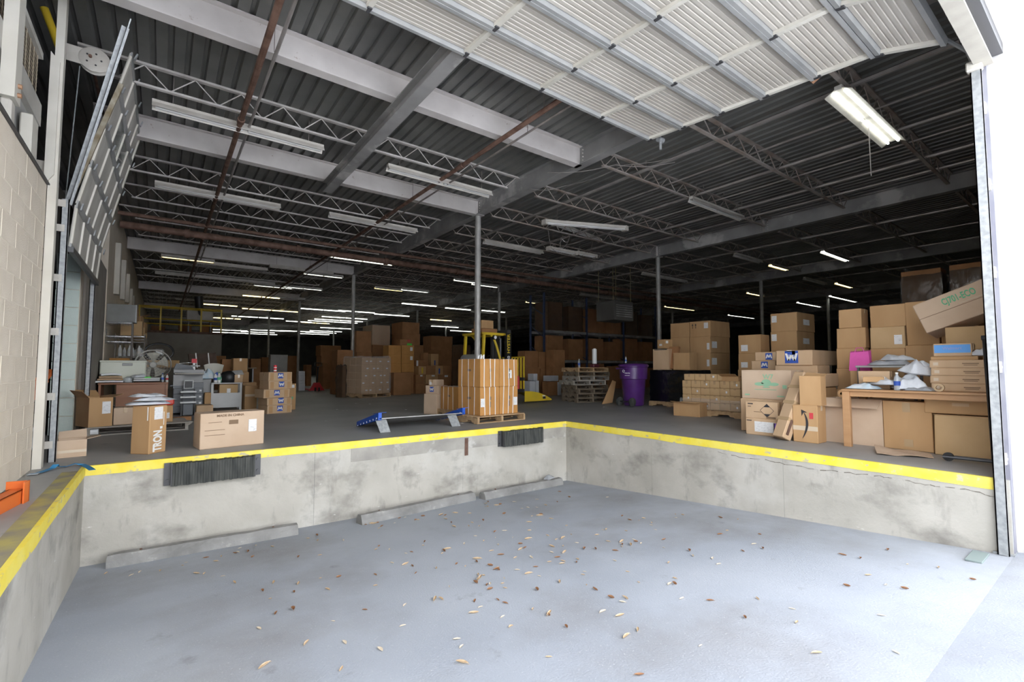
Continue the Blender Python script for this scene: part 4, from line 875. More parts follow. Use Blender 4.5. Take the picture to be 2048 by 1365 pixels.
k = MB(); k.cbox((-.20, -.36, 0), (.20, .36, .03), .005); tr_ = thing('tray', 'grey tray across the cartons behind the table bags', 'tray', (8.62, 2.22, 1.10)); k.build('tray_base', 'door_rail', tr_)
for y in (-.33, .33):
    k = MB(); k.box((-.18, y - .015, -1.10), (-.15, y + .015, 0)); k.box((.15, y - .015, -1.10), (.18, y + .015, 0)); k.build('support', 'steel_dark', tr_)
mailer('grey crumpled bag on the tray behind the table', (8.56, 2.20, 1.13), .30, .50, .10, .2, 'poly_grey'); mailer('white crumpled bag with orange print on top of the tray', (8.60, 2.12, 1.20), .26, .34, .10, .9)
# pink bag
t = thing('pink_bag', 'bright pink paper bag standing behind the table', 'bag', (8.78, 2.62, 1.05)); k = MB(); k.hexa([(-.05, -.14, 0), (.05, -.14, 0), (.05, .14, 0), (-.05, .14, 0), (-.035, -.12, .30), (.045, -.13, .32), (.045, .13, .31), (-.035, .12, .29)]); k.build('bag_body', mat('pink', (.70, .10, .40), (.62, .08, .34), rough=.6, scale=6, bump=.4, bscale=10), t)
k = MB(); k.box((-.06, -.12, -1.05), (.06, .12, 0)); k.build('prop_box', 'k2', t); k = MB(); k.tube([(-.02, -.06, .29), (-.02, -.04, .36), (-.02, .04, .36), (-.02, .06, .29)], .006, 6); k.build('handle', 'pink', t)
# -- leaning big box with green print, box below it
def obox(label, c4, th, tone, name='cardboard_box', marks=(), seam=True):
    """carton whose camera-side face has corners c4 (bl, br, tr, tl); th = depth behind that face"""
    bl, br, tr2, tl = [Vector(p) for p in c4]; x = (br - bl); w = x.length; xx = x.normalized(); y = (tl - bl); y -= xx * y.dot(xx); h = y.length; yy = y.normalized(); n = xx.cross(yy)
    R = Matrix((xx, -n, yy)).transposed(); c = (bl + br) / 2 - n * (th / 2)
    o = carton_at(label, w, th, h, c, 0, tone, 'plain', marks, None, name, R.to_euler(), .004); return o
bx_ = at(1853, 667, x=8.55); obox('long pale carton with green lettering lying tilted high on the right pile', (at(1853, 667, x=8.55), at(2012, 612, x=8.55), at(1990, 556, x=8.62), at(1823, 613, x=8.62)), .42, 'k6', marks=[('T', 'f', .08, .24, 'CJ701-ECO', .13, 'print_green', 0, .36), ('P', 'f', 0, -.02, 1.0, .012, 'print_brown'), ('P', 'f', .2, .04, .3, .03, 'tape_clear')])
C('pale carton with rounded edge under the tilted green-lettered carton', 2003, 705, 650, 1893, None, X=8.56, w=.4, tone='k5', top='plain')
C('brown carton bearing the pale rounded carton behind the flat cartons', 2003, 860, 705, 1893, None, X=8.56, z0=0, w=.4, tone='k2', top='plain')
# -- high stacks behind the table
def column(name, X, u, ul, ur, vs, tones, desc, d=None, w=None, marks=None, a=0, grp=None, tops='plain'):
    prev = 0.0; n = len(vs) - 1
    for i in range(n):
        r_ = C(f'{desc}, {stackname(i, n)}', u, vs[i], vs[i + 1], ul, ur, a, X=X, z0=prev, d=d, w=w, tone=tones[i % len(tones)], top=tops if i == n - 1 else 'plain', marks=(marks(i) if marks else ()), grp=grp); prev = r_['z1']
    return r_
column('', 9.35, 1732, 1674, 1740, (880, 780, 738, 696, 655), ['k2'], 'brown carton, narrow stack behind pink bag', d=None, grp='high carton stacks behind the table')
C('small carton crowning the narrow stack behind the pink bag', 1724, 655, 617, 1678, 1737, X=9.37, tone='k2')
column('', 9.35, 1812, 1741, None, (900, 790, 744, 697, 652, 607), ['k2', 'k5'], 'large carton, wide stack behind the table', w=.6, marks=lambda i: [('L', 'l', .3, -.1, .22, .42)] if i == 3 else (), grp='high carton stacks behind the table')
column('', 9.35, 1880, 1814, None, (905, 780, 690, 600), ['k2'], 'tall carton, stack left of the tilted carton', w=.6, grp='high carton stacks behind the table')
column('', 9.35, 1960, 1884, None, (905, 790, 700, 640), ['k2'], 'carton, stack behind the blue-sided carton', w=.6, grp='high carton stacks behind the table')
# -- W boxes and stacks in front of the high stacks
wb0 = C('brown carton below the large blue W carton', 1640, 860, 731, 1553, 1664, X=9.05, z0=0, tone='k1', top='plain', marks=[('L', 'l', .5 - .62, .38, .14, .07)])
C('large carton with blue W emblem above the green print carton', 1625, 731, 700, 1553, 1676, X=9.02, z0=wb0, tone='k1', marks=[('W', 'l', -.06, .05, .22), ('L', 'l', -.12, .46, .14, .1)])
m0 = C('carton carrying the two small M emblem cartons', 1551, 860, 740, 1503, None, X=9.6, z0=0, w=.4, tone='k1', top='plain')
m1 = C('small carton with blue M emblem, lower of two', 1551, 740, 722, 1503, None, X=9.6, z0=m0, w=.4, tone='k1', marks=[('W', 'l', .06, .05, .13, True)])
C('small carton with blue M emblem, upper of two', 1552, 722, 704, 1510, None, X=9.6, z0=m1, w=.36, tone='k1', marks=[('W', 'l', .18, .0, .13, True)])
column('', 11.6, 1595, 1542, 1630, (830, 770, 735, 701, 662, 624), ['k2'], 'carton, white-noted stack left of the high stacks', marks=lambda i: [('L', 'l', -.36, .2, .2, .36), ('L', 'f', 0, .0, .35, .3)] if i >= 3 else (), grp='stacks in the middle of the right pile')
column('', 11.3, 1522, 1477, 1540, (835, 790, 740, 707, 669), ['k2'], 'carton, shorter stack beside the M cartons', marks=lambda i: [('L', 'l', -.22, -.2, .3, .34)] if i >= 2 else (), grp='stacks in the middle of the right pile')
column('', 12.62, 1421, 1380, 1460, (803, 770, 740, 706, 673, 641), ['k2', 'k2', 'k2'], 'carton, right column of the big stack', marks=lambda i: [('U', 'l', -.28, .2), ('L', 'l', .3, .2, .2, .36)] if i == 4 else [('L', 'f', -.3, 0, .25, .4), ('L', 'l', .4, -.1, .12, .4)] if i >= 2 else (), grp='big stack in the middle of the right pile')
column('', 12.66, 1379, 1341, None, (803, 770, 740, 706, 675, 645), ['k2'], 'carton, left column of the big stack', w=.7, grp='big stack in the middle of the right pile')
# -- black wrapped pallet with odd boxes on it
bp = at(1362, 816, z=0); pallet_at('worn wooden pallet under the black wrapped load', 1.1, 1.35, (11.98, 7.95, 0), 0, 'wood_pallet')
t = film_at('load wrapped in shiny black plastic on a pallet beside the purple bin', .98, 1.28, .86, (11.98, 7.95, .14), 0, 'film_black', 0, 'black_wrapped_load', 'wrapped pallet', .05, .02); k = MB(); k.cbox((-.47, -.62, 0), (.47, .62, .84), .05); k.build('load_block', 'film_black', t)
ztop = .14 + .895
carton_at('small carton with two white labels on top of the open box above the black load', .30, .30, .26, (11.75, 8.27, ztop + .62), -.2, 'k2', 'plain', [('L', 'l', 0, -.1, .36, .22), ('L', 'f', -.2, .2, .3, .3)])
carton_at('scuffed carton with torn flaps standing on the left end of the black load', .42, .52, .60, (11.74, 8.27, ztop), .05, 'k1', 'plain', [('P', 'l', 0, .47, .8, .04, 'print_black')], jit=.015)
obox('flattened brown carton leaning on top of the black load', (at(1329, 738, x=11.60), at(1352, 738, x=11.60), at(1366, 700, x=11.75), at(1334, 694, x=11.75)), .10, 'k4')
o = carton_at('eight-sided squashed carton on the right end of the black load', .40, .50, .48, (11.76, 7.62, ztop), .0, 'k2', 'plain', jit=.03)
# -- pallet of small cartons with plastic wrap
pallet_at('long low pallet under the small tan cartons', 1.0, 1.55, (10.45, 5.90, 0), 0, 'wood_pallet')
grid_load(None, 1, 6, 4, .50, .235, .165, Vector((10.05, 5.20, 0)), 0, .14, 'k5', 'small tan carton, low pallet', 'small tan cartons on the low pallet', lambda i, j, k_: [('P', 'l', 0, .40, .22, .05, 'print_brown')] + ([('L', 'l', .2, .0, .16, .3)] if (j + k_) % 3 == 0 else []), 'tape')
for q in range(4): carton_at(f'tan carton in the loose top row on the low pallet, {ORD[q]} from the left', .34, .27, .15, (10.28, 6.46 - q * .28, .14 + 4 * .165), .02 * q, 'k5', 'tape', [('L', 'l', .2, .1, .16, .3)] if q > 1 else (), 'loose top row on the low pallet')
film_at('clear stretch film bunched round the foot of the low pallet load', .54, 1.46, .22, (10.30, 5.92, .142), 0, 'film', .0, amp=.05, topflap=.02)
carton_at('empty brown carton lying open in front of the low pallet', .36, .62, .30, (9.72, 6.20, .001), .12, 'k2', (None, None, 8, -25))
carton_at('carton lid lying half open on the tan cartons by the green print carton', .34, .40, .10, (10.25, 5.42, .14 + 4 * .165), -.1, 'k2', (15, 10, 20, None))
# hand truck at the right end
t = thing('hand_truck', 'black hand truck frame standing at the right end of the table', 'hand truck', (7.45, 1.02, 0)); k = MB(); k.cyl((0, 0, .06), (.06, .03, 1.42), .016, 8); k.build('upright', 'steel_black', t)
k = MB(); k.tube([(.02, .0, .05), (-.02, .42, .05), (.06, .42, .05), (.10, .0, .05)], .016, 8); k.build('foot_loop', 'steel_dark', t)
k = MB(); k.lathe([(.012, -.02), (.028, -.02), (.028, .02), (.012, .02)], 12, (.06, .03, 1.44), 'y'); k.build('top_ring', 'steel_black', t); k = MB(); k.lathe([(0, -.02), (.05, -.02), (.05, .02), (0, .02)], 14, (.03, .38, .05), 'x'); k.build('wheel', 'steel_black', t, True)
k = MB(); k.lathe([(.012, -.01), (.026, -.01), (.026, .01), (.012, .01)], 12, (.03, -.0, .93), 'y'); k.build('side_ring', 'galv', t)
k = MB(); k.cbox((-.20, -.06, 0), (.16, .06, .018), .004); tag(k.build('floor_wedge', mat('wedge_grey', (.22, .27, .26), rough=.8), None, False, (6.38, 1.02, zr(6.38, 1.02) + .002), 0), 'dark flat wedge lying at the foot of the right gate track', 'wedge')
# tall dark wrapped loads at the back right
for i, (u, ul, ur, vt, X, n_) in enumerate(((1898, 1815, 1908, 535, 13.2, 'left'), (1990, 1915, 2005, 522, 13.2, 'right'))):
    r_ = C(f'tall dark wrapped pallet load behind the high stacks, {n_} one', u, 850, vt, ul, ur, X=X, z0=0, tone='k4', top='plain', name='wrapped_load'); film_at(f'shade-darkened film round the {n_} tall dark load behind the high stacks', r_['w'], r_['d'], r_['h'], r_['o'].location.copy(), 0, 'film_dark', .0, amp=.03, host=r_['o'])
# kraft roll and film scraps under the table, scrap on the far wheel stop
t = thing('paper_roll', 'short roll of kraft paper under the left table end', 'paper roll', (8.10, 2.62, .66)); k = MB(); k.lathe([(.02, -.14), (.055, -.14), (.06, -.12), (.06, .12), (.055, .14), (.02, .14)], 16, (0, 0, .06), 'x'); k.build('roll', 'k2', t, True)
mailer('crumpled clear film lying on the carton under the table', (8.20, 1.95, .665), .36, .34, .07, .3, 'film', name='film_scrap', cat='plastic film'); mailer('crumpled dark bag lying behind the carton under the table', (8.32, 1.62, .665), .20, .30, .06, .8, 'film_black', name='dark_bag')
p = at(1096, 938, y=YF - .10); mailer('crumpled grey metal scrap on the far wheel stop', (6.02, 6.86, zr(6.0, 6.9) + .135), .24, .12, .10, .3, 'poly_grey', name='metal_scrap', cat='scrap')
# ================================================================== MIDDLE OF THE HALL
# -- pallet with strapped cartons at the dock edge
a5 = math.radians(5); pc = Vector((4.95, 7.74, 0)); D5, E5 = Vector((math.cos(a5), math.sin(a5), 0)), Vector((-math.sin(a5), math.cos(a5), 0)); c5 = pc + D5 * .64 + E5 * .55
pallet_at('new wooden pallet under the strapped cartons at the dock edge', 1.28, 1.10, c5, a5)
SM = lambda lab: [('S', 'f', 0, 0, 3), ('S', 'l', 0, 0, 3), ('S', 't', 0, 0, 3), ('P', 'f', 0.02, .1, .08, .12, 'print_brown'), ('P', 'f', 0.02, -.12, .05, .2, 'print_brown'), ('P', 'l', 0.02, .1, .16, .08, 'print_brown')] + ([('L', 'f', lab, -.05 + .0, .2, .3)] if lab is not None else [])
for r_ in range(2):
    for i in range(2):
        c = pc + D5 * (.16 + .51 * i + .25) + E5 * (.12 + .38); carton_at(f'orange-brown carton with white straps, {["lower", "upper"][r_]} {["left", "right"][i]} on the dock edge pallet', .50, .76, .565, (c.x, c.y, .142 + .567 * r_), a5, 'k3', 'plain', SM([[-.38, .36], [None, .05]][r_][i]), 'strapped cartons at the dock edge', jit=.003)
k = MB()
for i in range(9): k.cyl((.02 * i - .08, .015 * (i % 3), .0), (.02 * i - .075 + .01 * (i % 2), .015 * (i % 3), .05 + .012 * (i % 4)), .009, 5)
q = pc + D5 * .25 + E5 * .2; tag(k.build('strap_clips', 'paper_white', None, False, (q.x, q.y, .142 + 1.136)), 'white bunch of strapping ends on top of the strapped cartons', 'clips')
pallet_at('wooden pallet behind the strapped cartons at the dock edge', 1.1, 1.0, (5.78, 9.55, 0), .05)
for i in range(2): carton_at(f'orange-brown strapped carton on the rear pallet, {["left", "right"][i]} one', .46, .7, .52, (5.52 + .48 * i, 9.50, .142), .05, 'k3', 'plain', SM(None), 'strapped cartons on the rear pallet', jit=.003)
# -- pale cartons between dock plate and strapped pallet
b0 = C('tall pale carton at the bottom of the small stack beside the strapped cartons', 873, 830, 789, 847, 896, 22, z0=0, tone='k6', top='plain')
b1 = C('pale carton with blue W emblem in the middle of the small stack', 876, 790, 772, 851, 896, 22, Y=b0['p'].y + .03, z0=b0, tone='k6', top='plain', marks=[('W', 'l', .0, .05, .12)])
C('small carton with label on top of the small stack', 872, 772, 760, 857, 888, 22, Y=b0['p'].y + .05, z0=b1, tone='k6', marks=[('L', 'l', -.2, -.1, .25, .5)])
# -- dock plate with blue curbs
t = thing('dock_plate', 'steel dock plate with blue side curbs resting on two legs', 'dock plate', (2.98, 7.72, 0)); k = MB(); zt = .245
A_, B_, C_, D_ = (.0, .0, zt), (1.66, .0, zt), (1.66, 1.10, .02), (.0, 1.10, .02)
k.hexa([up(A_, -.014), up(B_, -.014), up(C_, -.014), up(D_, -.014), A_, B_, C_, D_]); k.build('plate', mat('plate_steel', (.36, .355, .35), (.46, .45, .44), rough=.4, metal=.6, scale=3), t)
mat('curb_blue', (.015, .10, .55), (.012, .08, .44), rough=.4, scale=6)
for x in (-.02, 1.62):
    k = MB(); k.hexa([(x, .0, zt - .03), (x + .06, .0, zt - .03), (x + .06, 1.08, -.0 + .006), (x, 1.08, .006), (x, .0, zt + .09), (x + .06, .0, zt + .09), (x + .06, 1.08, .09), (x, 1.08, .09)]); cb = k.build('curb', 'curb_blue', t)
    k = MB(); k.hexa([(x, .0, zt + .088), (x + .14, .0, zt + .088), (x + .14, .25, zt + .055), (x, .25, zt + .055), (x, .0, zt + .094), (x + .14, .0, zt + .094), (x + .14, .25, zt + .061), (x, .25, zt + .061)]); k.build('curb_flange', 'curb_blue', cb)
    for i in range(7): y = .08 + i * .155; k = MB(); k.cyl((x - .006, y, zt * (1 - y / 1.08) + .01), (x, y, zt * (1 - y / 1.08) + .01), .014, 8); k.build('bolt', 'paper_white', cb)
for x in (.02, 1.40):
    k = MB(); k.hexa([(x, -.0, .0), (x + .18, .0, .0), (x + .18, .014, 0), (x, .014, .0), (x - .05, .10, zt - .034), (x + .14, .10, zt - .034), (x + .14, .114, zt - .034), (x - .05, .114, zt - .034)]); k.build('locking_leg', 'galv', t)
# -- forklift, facing right
t = thing('forklift', 'yellow forklift with overhead guard and mast behind the strapped cartons', 'forklift', (7.75, 11.75, 0), .06); y_ = 'yellow_steel'
k = MB(); k.cbox((-.55, -.5, .22), (.50, .5, .62), .06); k.cbox((-.62, -.52, .25), (-.15, .52, 1.0), .10); k.build('chassis', y_, t)
k = MB(); k.cbox((-.55, -.42, 1.0), (.05, .42, 1.14), .05); k.build('engine_hood', 'steel_dark', t); k = MB(); k.cbox((-.25, -.25, 1.14), (.15, .25, 1.26), .05); k.cbox((-.32, -.25, 1.2), (-.2, .25, 1.62), .05); k.build('seat', 'steel_black', t)
k = MB(); k.lathe([(0, -.42), (.13, -.42), (.15, -.38), (.15, .38), (.13, .42), (0, .42)], 18, (-.45, 0, 1.34), 'y'); k.build('gas_cylinder', mat('tank_grey', (.45, .46, .46), rough=.4, metal=.3), t, True)
for s in (-1, 1):
    k = MB(); k.bar((-.42, s * .46, 1.0), (-.36, s * .46, 2.05), .07, .07, (0, 1, 0)); k.build('rear_post', y_, t)
    k = MB(); k.tube([(.36, s * .46, .9), (.24, s * .46, 1.35), (.10, s * .46, 1.75), (-.02, s * .46, 1.98), (-.12, s * .46, 2.07)], .035, 8); k.build('front_post', y_, t, True)
k = MB(); k.box((-.46, -.5, 2.05), (.42, -.43, 2.12)); k.box((-.46, .43, 2.05), (.42, .5, 2.12)); k.box((-.46, -.5, 2.05), (-.36, .5, 2.12)); k.box((.34, -.5, 2.05), (.42, .5, 2.12)); og = k.build('overhead_guard', y_, t)
for i in range(6): k = MB(); x = -.32 + i * .12; k.box((x, -.44, 2.06), (x + .03, .44, 2.11)); k.build('guard_bar', y_, og)
k = MB(); k.lathe([(0, -.06), (.05, -.06), (.07, 0), (.07, .03), (0, .03)], 14, (-.02, -.5, 1.98), 'y'); k.build('work_light', 'steel_black', t, True); k = MB(); k.lathe([(0, -.064), (.05, -.062)], 14, (-.02, -.5, 1.98), 'y'); k.build('light_lens', 'paper_white', t)
k = MB(); k.tube([(.18 + .02 * math.sin(q), .16 * math.cos(q), 1.32 + .14 * math.sin(q)) for q in [i * math.pi / 8 for i in range(16)]], .014, 6, True); k.cyl((.18, 0, 1.32), (.30, 0, 1.0), .025, 8); k.build('steering_wheel', 'steel_black', t, True)
for s in (-1, 1):
    for x, r_ in ((-.42, .22), (.45, .26)):
        k = MB(); k.lathe([(0, -.09), (r_ * .9, -.09), (r_, -.05), (r_, .05), (r_ * .9, .09), (0, .09)], 22, (x, s * .44, r_), 'y'); k.build('tire', 'rubber', t, True)
for s in (-1, 1):
    k = MB(); k.box((.55, s * .36 - .05, .10), (.70, s * .36 + .05, 2.22)); k.box((.60, s * .26 - .04, .14), (.74, s * .26 + .04, 2.16)); k.build('mast_channel', 'steel_dark', t)
k = MB(); k.box((.57, -.42, 2.16), (.68, .42, 2.24)); k.box((.57, -.42, 1.2), (.66, .42, 1.28)); k.build('mast_cross_member', 'steel_dark', t); k = MB(); k.cyl((.62, .0, .2), (.62, 0, 2.0), .045, 10); k.build('lift_cylinder', 'steel_dark', t, True)
k = MB(); k.box((.50, -.425, 1.25), (.70, -.412, 2.14)); pl_ = k.build('mast_side_plate', 'steel_black', t)
text('HYSTER', .15, mat('decal_yellow', (.80, .58, .04), rough=.5), pl_, Matrix.Translation((.60, -.428, 1.82)) @ Matrix(((0, -1, 0, 0), (0, 0, -1, 0), (1, 0, 0, 0), (0, 0, 0, 1))), width=.58); text('50', .14, 'paper_white', pl_, Matrix.Translation((.60, -.428, 1.38)) @ Matrix(((0, -1, 0, 0), (0, 0, -1, 0), (1, 0, 0, 0), (0, 0, 0, 1))))
ca = MB(); ca.box((.76, -.3, .35), (1.06, .3, .45)); ca.box((1.06, -.58, .35), (1.10, .58, .45)); ca.box((1.06, -.58, .70), (1.10, .58, .80)); cr = ca.build('carriage', 'steel_dark', t)
for i in range(9): k = MB(); y = -.56 + i * .14; k.box((1.065, y - .018, .42), (1.10, y + .018, 1.42)); k.build('backrest_bar', y_, cr)
k = MB(); k.box((1.065, -.58, 1.40), (1.10, .58, 1.44)); k.build('backrest_rail', y_, cr)
k = MB(); k.sheet(lambda a, c: (1.12 + 1.15 * a, -.55 + 1.1 * c, .10 + .28 * (1 - a ** 2.2)), 10, 4, .03); pn = k.build('attachment_platen', y_, t, True); k = MB(); k.sheet(lambda a, c: (1.12 + 1.15 * a, -.565, .06 + (.04 + .28 * (1 - a ** 2.2)) * c), 10, 2, .015); k.build('platen_side', y_, t)
k = MB(); k.box((1.88, -.5705, .12), (2.0, -.567, .19)); k.build('decal', 'print_black', pn); k = MB(); k.box((1.86, -.5705, .195), (1.98, -.567, .23)); k.build('decal', 'paper_white', pn)
k = MB(); k.lathe([(0, 0), (.06, 0), (.06, .34), (.03, .40), (0, .40)], 14, (.92, -.46, .45)); k.build('fire_extinguisher', 'print_red', t, True); k = MB(); k.hexa([(1.07, .3, 1.44), (1.09, .3, 1.44), (1.09, .1, 1.44), (1.07, .1, 1.44), (1.07, .3, 1.72), (1.09, .3, 1.72), (1.09, .28, 1.75), (1.07, .28, 1.75)]); k.build('pointer_flag', y_, cr)
fz = 2.125; ca_, sa_ = math.cos(.06), math.sin(.06)
carton_at('flat carton lying on the roof of the forklift', .60, .5, .13, (7.75 - .02, 11.72, fz), .1, 'k4', 'plain'); carton_at('carton set on the flat one on the forklift roof', .44, .4, .24, (7.75 - .06, 11.70, fz + .132), .05, 'k2', 'plain')
# -- film wrapped pallet of small labelled cartons
aw = math.radians(18); pw = at(722, 797, z=0); Dw, Ew = Vector((math.cos(aw), math.sin(aw), 0)), Vector((-math.sin(aw), math.cos(aw), 0)); cw = pw + Dw * .68 + Ew * .55
pallet_at('wooden pallet under the film wrapped labelled cartons', 1.36, 1.1, cw, aw)
grid_load(None, 4, 3, 5, .32, .345, .265, pw + Dw * .03 + Ew * .03, aw, .142, 'k2', 'labelled carton, film wrapped block', 'small labelled cartons in the film wrapped block', lambda i, j, k_: [('L', 'f', (.2, -.25, .1, .3)[(i + k_) % 4], .0, .28, .16)] if j == 0 else [], 'tape')
film_at('clear stretch film round the block of small labelled cartons', 1.30, 1.06, 1.34, Vector((cw.x, cw.y, .15)), aw, 'film', 0, amp=.05, topflap=.14)
r_ = C('dark film wrapped load left of the labelled carton block', 684, 796, 732, 672, 691, 18, z0=0, tone='k4', top='plain', name='wrapped_load'); film_at('loose film hanging round the dark load left of the labelled block', r_['w'], r_['d'], r_['h'], r_['o'].location.copy(), r_['a'], 'film_dark', 0, amp=.06, host=r_['o'])
# -- orange brown stack right of it
gs = 'brown stack right of the wrapped block'
Y6 = 18.4
for ci, (u0, u1, rows) in enumerate(((777, 802, (792, 768, 746, 728, 710, 691)), (803, 828, (790, 766, 745, 728, 709, 691)))):
    prev = 0.0
    for i in range(5):
        r_ = C(f'brown carton, {["left", "right"][ci]} column right of wrapped block, {stackname(i, 5)}', u0, rows[i], rows[i + 1], None, u1, 0, Y=Y6, z0=prev, d=.6, tone='k3' if i > 1 else 'k4', top='plain', grp=gs, marks=[('L', 'f', .28, .1, .2, .4)] if (ci, i) in ((1, 4), (1, 3)) else ()); prev = r_['z1']
C('large dark brown carton standing before the brown stack', 787, 792, 746, None, 822, 0, Y=17.75, z0=0, d=.5, tone='k4', top='plain')
C('wide brown carton with red stamp and green sticker across the brown stack', 800, 692, 679, None, 829, 0, Y=18.5, z0=prev, d=.5, tone='k4', top='plain', marks=[('P', 'f', .15, -.3, .34, .32, mat('sticker_green', (.12, .72, .08), rough=.5)), ('P', 'f', .1, .3, .22, .25, 'print_red')])
# upper storage blocks at the back of the middle
BG = 'dim stacks at the back of the hall'
def back(label, u, vb, vt, ul, ur, Y, tone='k4', a=0, wrap=None, d=None, grp=BG, marks=(), z0=None, top='plain', name='cardboard_box'):
    r_ = C(label, u, vb, vt, ul, ur, a, Y=Y, z0=z0, d=d if ul is None else None, tone=tone, top=top, grp=grp, marks=marks, name=name)
    if wrap: film_at('film round the ' + label, r_['w'], r_['d'], r_['h'], r_['o'].location.copy(), r_['a'], wrap, 0, amp=.05, topflap=.02, host=r_['o'])
    return r_
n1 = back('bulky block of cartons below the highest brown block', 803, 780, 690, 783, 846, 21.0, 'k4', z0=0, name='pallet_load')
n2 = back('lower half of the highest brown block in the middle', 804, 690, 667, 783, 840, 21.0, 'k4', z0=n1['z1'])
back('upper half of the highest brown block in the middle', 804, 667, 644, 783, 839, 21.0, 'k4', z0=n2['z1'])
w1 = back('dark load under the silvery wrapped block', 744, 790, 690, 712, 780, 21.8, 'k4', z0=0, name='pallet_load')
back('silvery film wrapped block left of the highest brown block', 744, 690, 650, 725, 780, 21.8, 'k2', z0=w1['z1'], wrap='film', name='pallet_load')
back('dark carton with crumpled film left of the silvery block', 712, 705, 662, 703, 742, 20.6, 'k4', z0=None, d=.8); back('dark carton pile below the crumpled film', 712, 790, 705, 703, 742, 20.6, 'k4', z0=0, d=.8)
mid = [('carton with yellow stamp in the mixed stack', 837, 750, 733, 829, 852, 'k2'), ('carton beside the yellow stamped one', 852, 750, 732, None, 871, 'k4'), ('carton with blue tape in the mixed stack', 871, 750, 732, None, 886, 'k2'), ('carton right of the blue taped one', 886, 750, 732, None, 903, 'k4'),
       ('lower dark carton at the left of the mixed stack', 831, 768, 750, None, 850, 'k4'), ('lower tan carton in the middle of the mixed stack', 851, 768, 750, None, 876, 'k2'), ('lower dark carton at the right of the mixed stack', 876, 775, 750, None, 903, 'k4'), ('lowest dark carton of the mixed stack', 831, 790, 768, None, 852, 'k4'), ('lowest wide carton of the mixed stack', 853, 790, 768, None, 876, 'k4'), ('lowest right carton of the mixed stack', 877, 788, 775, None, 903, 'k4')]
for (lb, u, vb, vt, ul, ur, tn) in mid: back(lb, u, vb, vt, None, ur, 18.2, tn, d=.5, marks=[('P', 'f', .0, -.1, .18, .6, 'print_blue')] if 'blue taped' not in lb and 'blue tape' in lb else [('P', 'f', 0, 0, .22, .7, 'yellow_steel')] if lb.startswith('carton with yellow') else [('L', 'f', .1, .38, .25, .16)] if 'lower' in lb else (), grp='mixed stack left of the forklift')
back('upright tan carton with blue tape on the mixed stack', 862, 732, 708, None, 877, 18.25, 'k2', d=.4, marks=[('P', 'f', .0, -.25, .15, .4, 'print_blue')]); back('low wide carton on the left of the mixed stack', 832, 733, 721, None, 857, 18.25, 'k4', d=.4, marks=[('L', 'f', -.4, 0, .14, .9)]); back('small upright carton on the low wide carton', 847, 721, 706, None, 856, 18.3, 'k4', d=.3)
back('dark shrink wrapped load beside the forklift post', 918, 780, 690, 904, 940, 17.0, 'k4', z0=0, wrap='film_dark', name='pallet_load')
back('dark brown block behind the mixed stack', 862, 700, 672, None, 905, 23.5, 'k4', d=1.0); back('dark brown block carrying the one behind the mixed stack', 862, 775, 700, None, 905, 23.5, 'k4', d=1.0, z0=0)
# -- dim aisle: cartons, cabinet, pallet jack
back('brown carton on edge at the left of the dim aisle', 672, 790, 742, 660, 690, 19.5, 'k4', z0=0); back('large brown carton stacked over the dim aisle cartons', 674, 742, 700, None, 705, 19.8, 'k4', d=.8); 
back('dim carton heap on a shelf at the end of the aisle', 641, 712, 691, None, 682, 27, 'k4', d=1.0); back('dim carton pile under the heap at the end of the aisle', 641, 778, 712, None, 682, 27, 'k4', d=1.0, z0=0)
for i, (v0, v1) in enumerate(((781, 768), (768, 762), (762, 752), (752, 743))):
    back(f'white carton, slim stack in the dim aisle, {stackname(i, 4)}', 597, v0, v1, None, 610, 23.8, 'kw', d=.4, z0=(0 if i == 0 else zt_), grp='slim white stack in the dim aisle'); zt_ = height(at(597, v0, y=23.8) if i else at(597, 781, y=23.8), v1)
t = thing('pallet_jack', 'red hand pallet truck parked in the dim aisle', 'pallet truck', (5.85, 23.0, 0), 0.0); k = MB(); k.prism([(-.36, 0, .03), (.36, 0, .03), (.26, 0, .14), (.12, 0, .40), (-.12, 0, .40), (-.26, 0, .14)], (0, .16, 0)); k.build('body', mat('jack_red', (.50, .02, .03), rough=.4), t)
for s in (-1, 1): k = MB(); k.cbox((s * .22 - .08, .1, .04), (s * .22 + .08, 1.2, .10), .01); k.build('fork', 'jack_red', t)
k = MB(); k.bar((0, .05, .35), (0, -.1, 1.15), .06, .04, (0, 1, 0)); k.tube([(-.14, -.1, 1.32), (-.16, -.1, 1.2), (0, -.1, 1.12), (.16, -.1, 1.2), (.14, -.1, 1.32), (-.14, -.1, 1.32)], .018, 6); k.build('tiller', 'steel_black', t)
for s in (-1, 1): k = MB(); k.lathe([(0, -.03), (.09, -.03), (.09, .03), (0, .03)], 14, (s * .08, -.02, .09), 'x'); k.build('wheel', 'steel_black', t, True)
t = thing('cabinet', 'grey metal cabinet deep in the dim aisle', 'cabinet', (4.75, 26.2, 0)); k = MB(); k.cbox((-.4, -.25, 0), (.4, .25, 1.75), .01); k.build('body', 'girder_grey', t)
for s in (-1, 1): k = MB(); k.cbox((s * .2 - .185, -.262, .06), (s * .2 + .185, -.25, 1.7), .004); dr = k.build('door', 'girder_grey', t); h_ = MB(); h_.box((s * .04 - .01, -.28, .8), (s * .04 + .01, -.262, .95)); h_.build('handle', 'galv', dr)
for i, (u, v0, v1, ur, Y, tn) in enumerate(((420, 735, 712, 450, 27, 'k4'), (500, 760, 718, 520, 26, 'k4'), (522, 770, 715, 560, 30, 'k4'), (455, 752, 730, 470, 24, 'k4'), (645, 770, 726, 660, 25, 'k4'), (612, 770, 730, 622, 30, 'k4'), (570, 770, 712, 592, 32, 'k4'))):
    back(f'dim carton pile at the far end of the aisle, {ORD[i]} of the scattered ones', u, 778, v1, None, ur, Y, tn, d=.8, z0=0)
